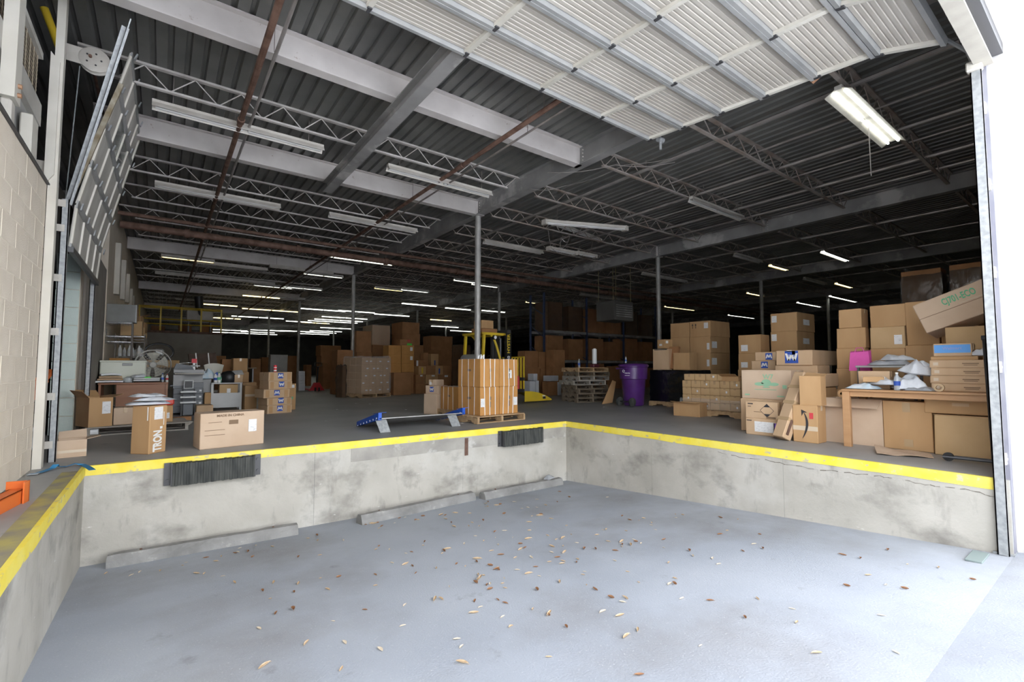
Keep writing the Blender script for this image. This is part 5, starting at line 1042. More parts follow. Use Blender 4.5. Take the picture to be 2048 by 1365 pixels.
# -- storage rack in the dark middle
t = thing('pallet_rack', 'dark blue steel pallet rack in the dim centre right', 'rack', (0, 0, 0)); RY = 16.5; mat('rack_blue', (.03, .05, .12), (.05, .07, .14), rough=.5, scale=5); mat('rack_orange', (.72, .16, .03), rough=.5)
xs = [14.2, 17.0, 19.8, 22.6]
for x in xs:
    for y in (RY, RY + 1.0): k = MB(); k.box((x - .045, y - .035, 0), (x + .045, y + .035, 4.6)); u_ = k.build('upright', 'rack_blue', t)
    for q in range(4): k = MB(); k.bar((x, RY, .4 + q * 1.05), (x, RY + 1.0, 1.2 + q * .95), .03, .03, (1, 0, 0)); k.build('brace', 'rack_blue', t)
for i in range(3):
    for z in (1.45, 2.85):
        for y in (RY, RY + 1.0): k = MB(); k.box((xs[i] + .05, y - .03, z - .12), (xs[i + 1] - .05, y + .03, z)); k.build('cross_bar', 'girder_grey', t)
        for q in range(5): k = MB(); x = xs[i] + .3 + q * .53; k.box((x, RY - .02, z), (x + .35, RY + 1.02, z + .02)); k.build('shelf_board', 'wood_dark', t)
rk = [(0, 2.87, 1.35, .95, 'k4', 'film_dark'), (1, 2.87, 1.2, 1.15, 'k4', None), (2, 2.87, 1.3, 1.0, 'k4', 'film_dark'), (0, 1.47, 1.3, 1.0, 'k4', None), (1, 1.47, 1.25, 1.05, 'k4', None), (2, 1.47, 1.35, .95, 'k4', None), (0, 0, 1.2, 1.2, 'k4', None), (1, 0, 1.3, 1.15, 'k4', None), (2, 0, 1.2, 1.1, 'k4', None)]
for i, (b_, z, h_, w_, tn, wr_) in enumerate(rk):
    for s in (0, 1):
        x = xs[b_] + .72 + 1.34 * s; cr_ = carton_at(f'dark rack load, {["top", "middle", "bottom"][i // 3]} level, {ORD[b_ * 2 + s]} from the left', w_, .95, h_ * (.9 if s else 1) - .15 * (z < 2 and z > 1), (x, RY + .5, z + .002), 0, tn, 'plain', (), 'loads on the dark rack')
        if wr_: film_at(f'film round the top rack load, {ORD[b_ * 2 + s]} from the left', w_, .95, h_ * (.9 if s else 1), (x, RY + .5, z + .002), 0, wr_, 0, amp=.04, topflap=.0, host=cr_)
# heap behind the forklift
hp = [(1050, 775, 735, 1080, 15.2, 'k4'), (1081, 775, 738, 1104, 15.2, 'k4'), (1050, 735, 702, 1076, 15.3, 'k4'), (1077, 738, 704, 1103, 15.3, 'k4'), (1108, 780, 735, 1130, 14.5, 'k4'), (1108, 735, 700, 1130, 14.55, 'k4')]
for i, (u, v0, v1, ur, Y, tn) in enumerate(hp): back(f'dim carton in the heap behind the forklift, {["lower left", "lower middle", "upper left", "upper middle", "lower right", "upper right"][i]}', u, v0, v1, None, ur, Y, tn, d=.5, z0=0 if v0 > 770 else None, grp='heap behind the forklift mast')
for i, (u, v0, v1, ur) in enumerate(((1060, 776, 763, 1071), (1072, 776, 762, 1078), (1067, 762, 748, 1075), (1096, 778, 764, 1115), (1098, 763, 752, 1117), (1116, 777, 765, 1123))): back(f'small carton on the floor right of the forklift, {ORD[i]} from the left', u, v0, v1, None, ur, 13.9, 'kw' if i != 3 else 'k4', d=.35, grp='small pale cartons right of the forklift', z0=0 if v0 > 770 else None)
# -- stack of old pallets with things on top
zp_ = 0.0; r = random.Random(4)
for i in range(8):
    m_ = 'wood_grey' if i in (4, 5, 7) else 'wood_dark'; pallet_at(f'old pallet stacked beside the purple bin, {stackname(i, 8) if i < 7 else "topmost"}', 1.18, 1.0, (11.15 + r.uniform(-.06, .06) - (.12 if i == 4 else 0), 10.92 + r.uniform(-.04, .04), zp_), math.radians(-14 + r.uniform(-4, 4)), m_ if i < 7 else 'wood_pallet', 6, 'old pallets stacked beside the purple bin', .136); zp_ += .138
bottle('clear water bottle standing on the stack of old pallets', (10.72, 10.75, zp_), 1.2)
t = thing('film_roll', 'white roll of stretch film standing on the stack of old pallets', 'film roll', (11.38, 10.70, zp_)); k = MB(); k.lathe([(0, .12), (.075, .12), (.078, .14), (.078, .60), (.05, .60), (.05, .62), (0, .62)], 18); k.build('roll', 'paper_white', t, True); k = MB(); k.cbox((-.14, -.1, 0), (.14, .1, .12), .03); k.build('stand', mat('maroon', (.10, .02, .03), rough=.6), t)
bottle('small clear bottle on the lid of the purple bin', (10.72, 8.86, 1.235), .8)
# -- purple wheeled bin
t = thing('wheeled_bin', 'purple wheeled plastic bin with closed lid', 'bin', (10.95, 8.78, 0), math.radians(-8)); mat('bin_purple', (.085, .022, .16), (.105, .03, .20), rough=.33, scale=4, spec=.6)
k = MB(); k.lathe([(0, .015), (.26, .015), (.285, .05), (.34, .80), (.345, .82)], 28); k.build('bin_body', 'bin_purple', t, True); k = MB(); k.lathe([(.345, .76), (.385, .78), (.40, 1.10), (.42, 1.12), (.42, 1.15)], 28); k.build('bin_collar', 'bin_purple', t, True)
k = MB(); k.lathe([(.43, 1.13), (.435, 1.16), (.40, 1.20), (.2, 1.225), (0, 1.232)], 28); k.cbox((-.10, .36, 1.10), (.10, .50, 1.17), .02); k.build('lid', 'bin_purple', t, True)
for s in (-1, 1): k = MB(); k.lathe([(0, -.025), (.105, -.025), (.125, -.015), (.125, .015), (.105, .025), (0, .025)], 20, (-.30, s * .26, .128), 'y'); k.build('wheel', 'rubber', t, True)
k = MB(); k.cyl((-.30, -.26, .128), (-.30, .26, .128), .015, 8); k.build('axle', 'steel_dark', t); k = MB(); k.tube([(-.40, -.2, 1.05), (-.47, -.2, 1.08), (-.47, .2, 1.08), (-.40, .2, 1.05)], .018, 8); k.build('handle', 'bin_purple', t, True)
# white emblem with small lettering on the bin collar
em = MB(); dirv = Vector((-.98, -.20, 0)).normalized(); rz_ = math.atan2(dirv.y, dirv.x); Mx = Matrix.Rotation(rz_ + math.pi / 2 + math.radians(8), 4, 'Z') @ Matrix.Translation((0, -.401, .97)) @ Matrix(((1, 0, 0, 0), (0, 0, -1, 0), (0, 1, 0, 0), (0, 0, 0, 1)))
em.tube([Mx @ Vector((-.09 + .035 * math.cos(q), .03 + .04 * math.sin(q), .004)) for q in [math.radians(60 + 24 * i) for i in range(11)]], .006, 5); em.cyl(Mx @ Vector((-.075, .035, .002)), Mx @ Vector((-.075, .035, .008)), .018, 8); em.build('emblem', 'paper_white', t); em = MB(); [em.box((-.06 + .028 * q, -.035 - .004 * (q % 3), .0), (-.04 + .028 * q, -.012 - .006 * (q % 2), .004), Mx) for q in range(6)]; em.box((-.06, -.10, 0), (.09, -.085, .004), Mx); em.build('emblem_lettering', 'paper_white', t)
# sheet of cardboard leaning at the bin
q0 = at(1204, 809, z=.0); k = MB(); k.prism([Vector(p) - q0 for p in (q0, at(1225, 806, y=q0.y - .02), at(1232, 764, y=q0.y + .10), at(1225, 761, y=q0.y + .12))], (.006, .018, 0)); tag(k.build('cardboard_sheet', 'k2', None, False, (q0.x, q0.y, .001)), 'triangular piece of cardboard leaning between the pallets and the bin', 'cardboard sheet')
# big dark fan unit and yellow straps hanging in the dark middle right
t = thing('duct_unit', 'dark box-shaped air unit with grille hung high in the dark middle', 'air unit', (15.3, 13.2, 3.05)); k = MB(); k.cbox((-.6, -.5, 0), (.6, .5, .8), .02); k.build('casing', 'dark_wall', t)
for i in range(6): k = MB(); k.box((-.5, -.515, .15 + i * .09), (.5, -.5, .19 + i * .09)); k.build('louvre', 'girder_grey', t)
for x in (-.55, .55):
    for y in (-.4, .4): k = MB(); k.cyl((x, y, .8), (x, y, DECK - 3.05), .012, 5); k.build('hanger', 'yellow_worn', t)
# ================================================================== LEFT SIDE OF THE HALL
tb = C('tall square carton with white TRON lettering near the dock edge', 297, 910, 813, 260, 331, 45, z0=0, tone='k2', top='plain', marks=[('T', 'f', -.02, -.24, 'TRON', .165, 'print_white', 90, .27), ('P', 'f', .16, .03, .14, .05, 'print_white'), ('L', 'f', -.02, .34, .5, .26), ('P', 'f', .30, .22, .03, .28, 'print_white'), ('P', 'l', .38, .34, .05, .28, 'print_white')])
zt = tb['z1']; cx, cy = tb['o'].location.x, tb['o'].location.y
for i, (dx, dy, L, W, H, rz, m_) in enumerate(((-.02, .02, .46, .30, .055, .1, 'poly_white'), (.05, -.02, .40, .26, .06, -.35, 'poly_white'), (-.03, .04, .36, .26, .05, .3, 'poly_white'))):
    mailer(f'white poly mailer on the TRON carton, {["bottom", "middle", "top"][i]} of three', (cx + dx, cy + dy, zt + .012 + i * .05), L, W, H, rz, m_, grp='poly mailers on the TRON carton')
C('long low carton with shipping label lying at the dock edge', 398, 901, 829, 385, 528, 8, z0=0, tone='k6', top='plain', jit=.014, tape='tape_clear', marks=[('L', 'f', .30, .08, .13, .36), ('P', 'f', -.28, .24, .2, .012, 'print_brown'), ('P', 'f', -.28, .02, .3, .012, 'print_brown'), ('P', 'f', -.28, -.12, .3, .012, 'print_brown'), ('P', 'f', -.0, .22, .14, .12, 'print_brown'), ('T', 'f', -.05, .42, 'MADE IN CHINA', .045, 'print_brown')])
pallet_at('pale grey pallet on the floor by the side gate', 1.36, .95, (-.27, 10.58, 0), .04, 'wood_grey')
C('open brown carton with shipping label on the grey pallet', 176, 856, 797, 150, 224, 24, z0=.142, tone='k2', top=(None, 35, 50, 12), marks=[('L', 'f', .22, .15, .36, .42)])
C('plain carton on the grey pallet behind the TRON carton', 226, 852, 817, None, 272, 0, Y=10.28, z0=.142, d=.4, tone='k6'); rc_ = C('carton with small label at the right end of the grey pallet', 300, 848, 813, None, 345, 0, Y=10.32, z0=.142, d=.4, tone='k2', marks=[('L', 'f', .25, -.1, .2, .35)])
carton_at('short block of cardboard in front of the copier', .30, .16, .12, (.36, 11.5, 0), .4, 'k4', 'plain'); k = MB(); k.prism([(0, 0, 0), (.3, 0, 0), (.36, .02, .06), (.03, .02, .1)], (0, .28, 0)); tag(k.build('wood_offcut', 'wood_grey', None, False, (.18, 10.95, 0), .1), 'grey slanted wood offcut beside the pallet end', 'wood offcut')
# torn carton behind the near track, foam roll, blue strap, orange beam
carton_at('torn pale carton lying behind the near gate track', .27, .24, .21, (-.855, 8.02, 0), .10, 'k6', (None, 50, None, 10), [('P', 'f', 0, -.15, 1.0, .16, 'tape_clear')], jit=.015)
t = thing('foam_roll', 'white foam roll lying on the floor left of the grey pallet', 'roll', (-1.0, 10.22, 0)); k = MB(); k.lathe([(0, -.0), (.05, 0), (.058, .02), (.058, .20), (.05, .22), (0, .22)], 16, (0, .0, .058), 'x'); k.build('roll', 'paper_white', t, True); k = MB(); k.box((-.10, -.05, 0), (-.005, .06, .10)); k.build('core_block', 'k4', t)
def ribbon(pts, w, th, m, name, label, cat):
    P = [Vector(p) for p in pts]; t = thing(name, label, cat, P[0]); k = MB(); n = len(P); L1, L2 = [], []
    for i in range(n):
        d = (P[min(i + 1, n - 1)] - P[max(i - 1, 0)]); s = Vector((-d.y, d.x, 0)); s = s.normalized() * (w / 2) if s.length > 1e-4 else Vector((0, w / 2, 0)); L1.append(P[i] - P[0] + s); L2.append(P[i] - P[0] - s)
    k.sheet(lambda a, c: L1[round(a * (n - 1))].lerp(L2[round(a * (n - 1))], c), n - 1, 1, th); k.build('webbing', m, t); return t
mat('strap_blue', (.03, .19, .38), (.04, .24, .46), rough=.6, scale=12)
pts = [at(62, 950, z=.01), at(85, 944, z=.012), at(105, 937, z=.015), at(112, 930, z=.05), at(116, 934, z=.012), at(132, 934, z=.012), at(150, 928, z=.03), at(165, 930, z=.012), at(176, 935, z=.01), at(185, 941, z=.008)]
ribbon(pts, .055, .003, 'strap_blue', 'ratchet_strap', 'blue ratchet strap lying on the floor at the left pit corner', 'strap')
t = thing('buckle', 'small steel buckle at the end of the blue strap', 'buckle', at(66, 951, z=.0)); k = MB(); k.tube([(-.04, -.03, .012), (.04, -.03, .012), (.04, .03, .012), (-.04, .03, .012)], .006, 6, True); k.build('ring', 'galv', t)
mat('rack_orange', (.72, .16, .03), rough=.5)
t = thing('rack_beam', 'orange steel rack beam end lying on the left ledge', 'rack beam', (-.96, 5.25, 0), math.radians(80)); k = MB(); k.box((-.7, -.05, 0), (.32, -.04, .11)); k.box((-.7, -.05, .10), (.32, .05, .11)); k.box((-.7, .04, 0), (.32, .05, .11)); k.build('beam_profile', 'rack_orange', t)
k = MB(); k.box((.30, -.07, .0), (.315, .07, .17)); k.box((.22, -.07, .0), (.315, -.06, .17)); e_ = k.build('end_plate', 'rack_orange', t)
for z in (.05, .12): k = MB(); k.cyl((.3155, .0, z), (.317, .0, z), .014, 8); k.build('slot', 'steel_black', e_)
# things in the side room seen through the gate
t = thing('rack_frame', 'orange rack frames leaning in the side room beyond the gate', 'rack frame', (-1.75, 9.6, 0)); k = MB()
for q in range(3): k.bar((-.1 + q * .05, -.5 + q * .1, .05 + q * .1), (.25 + q * .05, .6 + q * .1, .75 + q * .15), .08, .06)
k.bar((.12, .5, .12), (.22, .45, .95), .08, .06); k.build('frame_bars', 'rack_orange', t)
mailer('pale full bag on the side room floor beyond the gate', (-1.42, 8.95, .0), .30, .36, .40, .3, 'poly_white'); k = MB(); k.cbox((-.45, -.3, 0), (.1, .3, .85), .02); tag(k.build('tool_chest', 'steel_dark', None, False, (-1.85, 10.25, 0), 0), 'dark tool chest in the side room beyond the gate', 'chest')
k = MB(); k.lathe([(0, 0), (.09, 0), (.09, .26), (.07, .30), (0, .30)], 16); tag(k.build('metal_can', 'tank_grey', None, True, (-1.85, 10.2, .852)), 'grey can on the dark tool chest in the side room', 'can')
# -- desk with things on it
YD = 13.2; pa, pb = at(191, 767, y=YD), at(340, 767, y=YD); DZ = pa.z; W_ = pb.x - pa.x - .06; t = thing('desk', 'wooden office desk piled with papers by the copier', 'desk', ((pa.x + pb.x) / 2 + .005, YD + .38, 0)); mat('desk_wood', (.30, .125, .06), (.36, .16, .08), rough=.45, scale=3, stretch=(.4, 2, 2))
k = MB(); k.cbox((-W_ / 2, -.38, DZ - .035), (W_ / 2, .38, DZ), .006); k.build('desk_top', 'desk_wood', t); k = MB(); k.box((-W_ / 2 + .3, -.30, .05), (W_ / 2 - .02, -.275, DZ - .035)); k.build('modesty_panel', 'desk_wood', t)
for s in (-1, 1): k = MB(); k.box((s * (W_ / 2 - .03) - .02, -.34, 0), (s * (W_ / 2 - .03) + .02, .36, DZ - .035)); k.build('side_panel', 'desk_wood', t)
dx0 = pa.x
def on_desk(u): return at(u, 760, y=YD + .15).x
for i in range(4):
    k = MB(); k.sheet(lambda a, c: ((a - .5) * (.46 - .04 * i), (c - .5) * .36, .02 * math.sin(a * math.pi) * (1 if i == 3 else .3)), 8, 2, .035); tag(k.build('paper_pile', ['paper_white', 'k1', 'k1', 'paper_white'][i], None, True, (on_desk(220), YD + .22, DZ + .045 + i * .048), .05 * i), f'{["lowest white", "lower tan", "upper tan", "topmost white"][i]} folded paper bundle at the left end of the desk', 'paper bundle', 'paper bundles on the desk')
t = thing('storage_chest', 'cream plastic chest standing at the back of the desk', 'chest', (on_desk(244), YD + .56, DZ)); k = MB(); k.cbox((-.40, -.16, 0), (.40, .16, .46), .02); k.build('body', mat('chest_cream', (.74, .76, .66), (.68, .70, .60), rough=.5, scale=2), t)
k = MB(); k.cbox((-.41, -.17, .44), (.41, .17, .49), .015); k.build('lid', 'chest_cream', t); k = MB(); k.cbox((-.02, -.185, .37), (.16, -.16, .43), .008); k.build('latch', 'door_rail', t)
k = MB(); k.lathe([(0, 0), (.10, 0), (.11, .02), (.10, .10), (.04, .13), (0, .13)], 16); tag(k.build('plastic_bag', 'clear_plastic', None, True, (on_desk(258), YD + .15, DZ)), 'small clear bag on the desk beside the paper bundles', 'bag')
t = thing('paper_tray', 'black wire paper tray with papers on the desk', 'tray', (on_desk(295), YD + .16, DZ)); k = MB()
for z in (.02, .07): k.tube([(-.26, -.13, z), (.26, -.13, z), (.26, .13, z), (-.26, .13, z)], .006, 5, True)
for q in range(12): k.cyl((-.25 + q * .045, -.13, .02), (-.25 + q * .045, .13, .02), .003, 4)
for x in (-.26, .26):
    for y in (-.13, .13): k.cyl((x, y, 0), (x, y, .07), .005, 4)
k.build('wire_frame', 'steel_black', t); k = MB(); k.cbox((-.24, -.12, .03), (.22, .12, .10), .01); k.build('papers', 'paper_white', t); k = MB(); k.box((-.05, -.13, .10), (.06, -.09, .125)); k.build('green_marker', mat('marker_green', (.10, .75, .08), rough=.5), t)
mailer('pale folded cloth on the paper tray', (on_desk(276), YD + .18, DZ + .105), .26, .2, .10, .3, 'poly_white')
bottle('clear spray bottle at the right end of the desk', (on_desk(325), YD + .15, DZ), .9, cap='print_blue'); bottle('red and white bottle at the right end of the desk', (on_desk(334), YD + .12, DZ), .8, 'print_white', 'print_red', 'bottle', 'print_red')
k = MB(); k.cbox((-.15, -.1, 0), (.15, .1, .11), .02); tag(k.build('red_case', mat('case_red', (.62, .05, .03), rough=.4), None, False, (on_desk(323) + .02, 12.55, 0), .1), 'red plastic case on the floor before the desk', 'case').location.z = .0
bpy.data.objects['red_case'].location = (at(327, 800, y=10.5).x, 10.5, rc_['z1'] + .002)
# -- big fan
t = thing('floor_fan', 'round grey floor fan behind the desk', 'fan', (at(306, 730, y=14.5).x, 14.5, 0)); fzc = at(306, 730, y=14.5).z; R_ = .36; mat('fan_grey', (.42, .41, .38), (.50, .48, .44), rough=.5, scale=4)
k = MB()
for y in (-.10, .10): k.tube([(R_ * math.cos(q), y, fzc + R_ * math.sin(q)) for q in [i * math.pi / 16 for i in range(32)]], .014, 6, True)
k.build('rim', 'fan_grey', t, True); k = MB()
for rr in (.12, .18, .24, .30): k.tube([(rr * math.cos(q), -.13 + .1 * (rr / R_) ** 3, fzc + rr * math.sin(q)) for q in [i * math.pi / 14 for i in range(28)]], .0045, 4, True)
for i in range(28): q = i * math.pi / 14; k.cyl((.07 * math.cos(q), -.13, fzc + .07 * math.sin(q)), (R_ * math.cos(q), -.10, fzc + R_ * math.sin(q)), .0035, 4, caps=False)
k.build('wire_cage', 'fan_grey', t); k = MB(); k.lathe([(0, -.15), (.06, -.145), (.08, -.12), (.08, .12), (0, .12)], 20, (0, 0, fzc), 'y'); k.build('hub', 'fan_grey', t, True)
for i in range(5):
    q0 = i * 1.2566 + .3; k = MB(); k.sheet(lambda a, c: ((.07 + .23 * a) * math.cos(q0 + (c - .5) * (.55 + .4 * a)), -.02 + .07 * (c - .5), fzc + (.07 + .23 * a) * math.sin(q0 + (c - .5) * (.55 + .4 * a))), 4, 4, .004); k.build('blade', mat('blade_cream', (.60, .58, .50), rough=.45), t, True)
k = MB(); k.cyl((0, .02, .03), (0, .02, fzc - R_), .025, 10); k.build('pole', 'fan_grey', t); k = MB(); k.lathe([(0, 0), (.25, 0), (.25, .02), (.05, .05), (0, .05)], 20, (0, .02, 0)); k.build('base', 'fan_grey', t, True)
# -- chrome wire racks
mat('chrome', (.72, .72, .74), rough=.18, metal=.9)
def wire_rack(label, x, y, w, d, hs, H):
    t = thing('wire_rack', label, 'shelf rack', (x, y, 0))
    for sx in (-1, 1):
        for sy in (-1, 1): k = MB(); k.cyl((sx * w / 2, sy * d / 2, 0), (sx * w / 2, sy * d / 2, H), .014, 8); k.build('post', 'chrome', t, True)
    for z in hs:
        k = MB()
        for q in range(9): yy = -d / 2 + d * q / 8; k.cyl((-w / 2, yy, z), (w / 2, yy, z), .004, 4, caps=False)
        for q in range(4): xx = -w / 2 + w * (q + .5) / 4; k.cyl((xx, -d / 2, z - .004), (xx, d / 2, z - .004), .004, 4, caps=False)
        for sy in (-1, 1):
            k.cyl((-w / 2, sy * d / 2, z), (w / 2, sy * d / 2, z), .006, 5); k.cyl((-w / 2, sy * d / 2, z - .045), (w / 2, sy * d / 2, z - .045), .006, 5)
            for q in range(10): xx = -w / 2 + w * q / 10; k.cyl((xx, sy * d / 2, z - .045), (xx + w / 20, sy * d / 2, z), .004, 4, caps=False)
        k.build('wire_shelf', 'chrome', t)
    return t
ra, rb = at(207, 642, y=14.4), at(264, 642, y=14.4); wire_rack('chrome wire rack with grey case on top, nearest of the wire racks', (ra.x + rb.x) / 2, 14.85, rb.x - ra.x, .46, (ra.z, ra.z - .33, ra.z - .46, ra.z - 1.2, .2), ra.z + .02); rx = (ra.x + rb.x) / 2
t = thing('grey_case', 'grey fabric case standing on top of the nearest wire rack', 'case', (rx + .02, 14.85, ra.z + .007)); k = MB(); k.hexa([(-.28, -.16, 0), (.28, -.16, 0), (.28, .16, 0), (-.28, .16, 0), (-.31, -.16, .43), (.30, -.16, .44), (.30, .16, .44), (-.31, .16, .43)]); k.build('case_body', mat('case_grey', (.23, .23, .22), (.28, .28, .27), rough=.7, scale=3), t); k = MB(); k.box((.285, -.17, .0), (.31, .17, .44)); k.build('edge_trim', 'galv', t)
carton_at('brown carton on the middle shelf of the nearest wire rack', .40, .34, .33, (rx + .06, 14.85, ra.z - 1.19), 0, 'k3', 'plain')
bottle('steel bottle on the upper shelf of the nearest wire rack', (rx - .24, 14.75, ra.z - .325), .9, 'chrome', 'chrome', 'steel_bottle', 'chrome')
for i, y in enumerate((16.4, 18.2, 20.0)):
    x_ = rx + .16; wire_rack(f'chrome wire rack by the left wall, {ORD[i + 1]} from the front', x_, y, .62, .46, (.3, .85, 1.4, 1.95), 2.0)
    for q in range(3): bottle(f'pale bottle on wire rack {ORD[i + 1]} from the front, {["left", "middle", "right"][q]}', (x_ - .2 + q * .2, y - .1, 1.40 + .006), 1.3, 'paper_white', 'print_white', 'bottle', 'print_white')
    carton_at(f'tan carton on top of the wire rack {ORD[i + 1]} from the front', .46, .42, .40 - .05 * i, (x_ + .02, y, 1.958), .1 * i, 'k5', 'plain', (), 'cartons on the wire racks'); carton_at(f'second tan carton stacked on the wire rack {ORD[i + 1]} from the front', .38, .36, .34, (x_ + .06 * (i - 1), y, 1.958 + .402 - .05 * i), -.15, 'k2', ('plain', (None, None, 30, 20), 'plain')[i], (), 'cartons on the wire racks')
    carton_at(f'tan carton low on the wire rack {ORD[i + 1]} from the front', .44, .4, .36, (x_, y, .857), .0, 'k2', 'plain', (), 'cartons on the wire racks')
# -- copier
cx0, cx1 = at(345, 800, y=13.4).x, at(406, 800, y=13.4).x; W_ = cx1 - cx0; t = thing('copier', 'large grey office copier standing beside the desk', 'copier', ((cx0 + cx1) / 2, 13.4, 0)); mat('copier_dark', (.105, .115, .13), (.125, .135, .15), rough=.45, scale=3); mat('copier_light', (.30, .30, .30), rough=.45)
k = MB(); k.cbox((-W_ / 2, 0, .04), (W_ / 2, .62, .62), .015); k.build('lower_body', 'copier_dark', t)
for i in range(4): k = MB(); z = .05 + i * .145; k.cbox((-W_ / 2 + .01, -.018, z), (W_ / 2 - .01, .0, z + .135), .006); d_ = k.build('drawer', 'copier_dark', t); h_ = MB(); h_.cbox((W_ * .36, -.026, z + .05), (W_ * .44, -.018, z + .09), .003); h_.build('handle', 'paper_white', d_)
k = MB(); k.prism([(-W_ / 2, 0, .62), (W_ / 2, 0, .62), (W_ / 2, 0, .74), (W_ * .1, 0, .74), (-W_ * .2, 0, .68), (-W_ / 2, 0, .68)], (0, .62, 0)); k.build('door_panel', 'copier_dark', t)
k = MB(); k.box((-W_ / 2, .0, .68), (-W_ / 2 + .2, .62, .98)); k.box((-W_ / 2 + .2, .35, .72), (W_ / 2, .62, .98)); k.box((-W_ / 2, 0, .93), (W_ / 2, .62, .99)); k.build('upper_body', 'copier_light', t); k = MB(); k.cbox((-.28, -.12, .945), (W_ / 2, .0, .97), .008); k.build('control_panel', 'fixture_white', t)
k = MB(); k.box((-W_ / 2, .05, .99), (W_ / 2, .62, 1.05)); k.build('scanner_lid', 'copier_light', t); k = MB(); k.hexa([(-W_ / 2, .1, 1.05), (.1, .1, 1.05), (.1, .6, 1.05), (-W_ / 2, .6, 1.05), (-W_ / 2 + .05, .12, 1.2), (.05, .12, 1.14), (.05, .58, 1.14), (-W_ / 2 + .05, .58, 1.2)]); k.build('feeder', 'copier_dark', t)
k = MB(); k.cbox((-W_ / 2 - .06, .05, .66), (-W_ / 2, .45, .70), .006); k.build('side_tray', 'copier_dark', t)
k = MB(); k.sheet(lambda a, c: ((a - .4) * .34, (c - .5) * .26, .02 * a + .02 * math.sin(a * 3)), 5, 2, .006); tag(k.build('paper_sheet', 'paper_white', None, False, (t.location.x - .08, 13.72, 1.19), .1), 'loose sheets of white paper on top of the copier', 'paper')
t2 = thing('desk_bracket', 'white bracket arm with red tag standing on the copier', 'bracket', (t.location.x + .10, 13.55, 1.05)); k = MB(); k.box((-.025, -.02, 0), (.025, .02, .22)); k.box((-.10, -.02, .08), (.12, .02, .10)); k.build('arm', 'paper_white', t2); k = MB(); k.box((-.05, -.03, .16), (.05, -.02, .26)); k.build('tag', 'print_red', t2)
# folded step stool in front of the copier
px = at(377, 800, y=13.05).x; t = thing('step_stool', 'folded grey step stool with white treads leaning on the copier', 'step stool', (px, 13.05, 0)); k = MB()
for s in (-1, 1): k.bar((s * .13, .0, .0), (s * .11, .16, .60), .03, .035, (0, 1, 0))
k.build('rails', 'steel_black', t); k = MB(); k.cbox((-.10, .02, .02), (.10, .05, .28), .01, Matrix.Rotation(-.25, 4, 'X')); k.build('kick_plate', 'copier_dark', t)
for z in (.30, .42, .54): k = MB(); k.cbox((-.155, -.03 + z * .26, z - .02), (.155, .03 + z * .26, z + .02), .01); k.build('tread', 'paper_white', t)
k = MB(); k.tube([(-.085, .17, .62), (-.085, .20, .80), (.085, .20, .80), (.085, .17, .62)], .014, 8, True); k.build('handle', 'paper_white', t, True); k = MB(); k.box((-.07, .18, .63), (.07, .195, .78)); k.build('handle_plate', 'steel_black', t)
# -- metal bench
bx0, bx1 = at(424, 800, y=14.05).x, at(481, 800, y=14.05).x; W_ = bx1 - bx0; bz = at(450, 766, y=14.05).z; bcx = (bx0 + bx1) / 2; t = thing('metal_bench', 'grey metal bench with a blank front panel', 'bench', (bcx, 14.05, 0)); mat('bench_grey', (.40, .405, .40), (.46, .465, .46), rough=.5, metal=.2, scale=3)
k = MB(); k.cbox((-W_ / 2 - .03, -.03, bz - .03), (W_ / 2 + .03, .52, bz), .005); k.build('top', 'bench_grey', t); k = MB(); k.box((-W_ / 2, -.0, .08), (W_ / 2, .012, bz - .26)); k.build('front_panel', 'bench_grey', t)
for sx in (-1, 1):
    for y in (.02, .48): k = MB(); k.box((sx * W_ / 2 - .025, y - .025, 0), (sx * W_ / 2 + .025, y + .025, bz - .03)); k.build('leg', 'bench_grey', t)
k = MB(); k.box((-W_ / 2, .02, bz - .30), (W_ / 2, .5, bz - .285)); k.build('shelf', 'bench_grey', t)
carton_at('tan carton on the shelf of the metal bench', W_ * .66, .36, .24, (bcx + .05, 14.30, bz - .284), 0, 'k5', 'plain', [('L', 'f', .0, -.2, .2, .5)])
for i, (u, m_, c_, s_) in enumerate(((431, 'print_white', 'print_blue', 1.1), (434, 'print_blue', 'print_blue', 1.2), (438, 'print_white', 'print_green', 1.2), (441, 'print_green', 'print_white', .9))): bottle(f'{["white", "dark blue", "white and green", "green"][i]} spray bottle on the metal bench', (at(u, 760, y=14.2).x, 14.2 + .04 * (i % 2), bz), s_, m_, c_, 'spray_bottle', c_)
k = MB(); k.lathe([(0, 0), (.16, .0), (.20, .06), (.20, .20), (.15, .27), (.05, .30), (0, .30)], 20); tag(k.build('black_drum', 'steel_black', None, True, (at(458, 760, y=14.3).x, 14.32, bz)), 'black round bundle on the metal bench', 'bundle')
cb_ = carton_at('small taped carton at the right end of the metal bench', .20, .26, .20, (at(476, 760, y=14.25).x, 14.28, bz), .05, 'k1', 'tape', tape='tape_clear')
k = MB(); k.hexa([(-.13, -.10, 0), (.13, -.10, .0), (.13, .10, 0), (-.13, .10, 0), (-.15, -.06, .10), (.08, -.06, .12), (.08, .08, .12), (-.15, .08, .10)]); tag(k.build('grey_hood', 'girder_grey', None, False, (at(476, 745, y=14.25).x, 14.28, bz + .204), .1), 'grey plastic hood lying on the small taped carton', 'hood')
mailer('blue and white bag slumped between copier and bench', (at(414, 760, y=14.3).x, 14.4, .80), .34, .30, .26, .2, 'poly_blue'); k = MB(); k.cbox((-.15, -.2, 0), (.15, .2, .80), .01); tag(k.build('drawer_cabinet', 'copier_light', None, False, (at(414, 800, y=14.35).x - .08, 14.42, 0), 0), 'small grey drawer cabinet between copier and bench', 'cabinet')
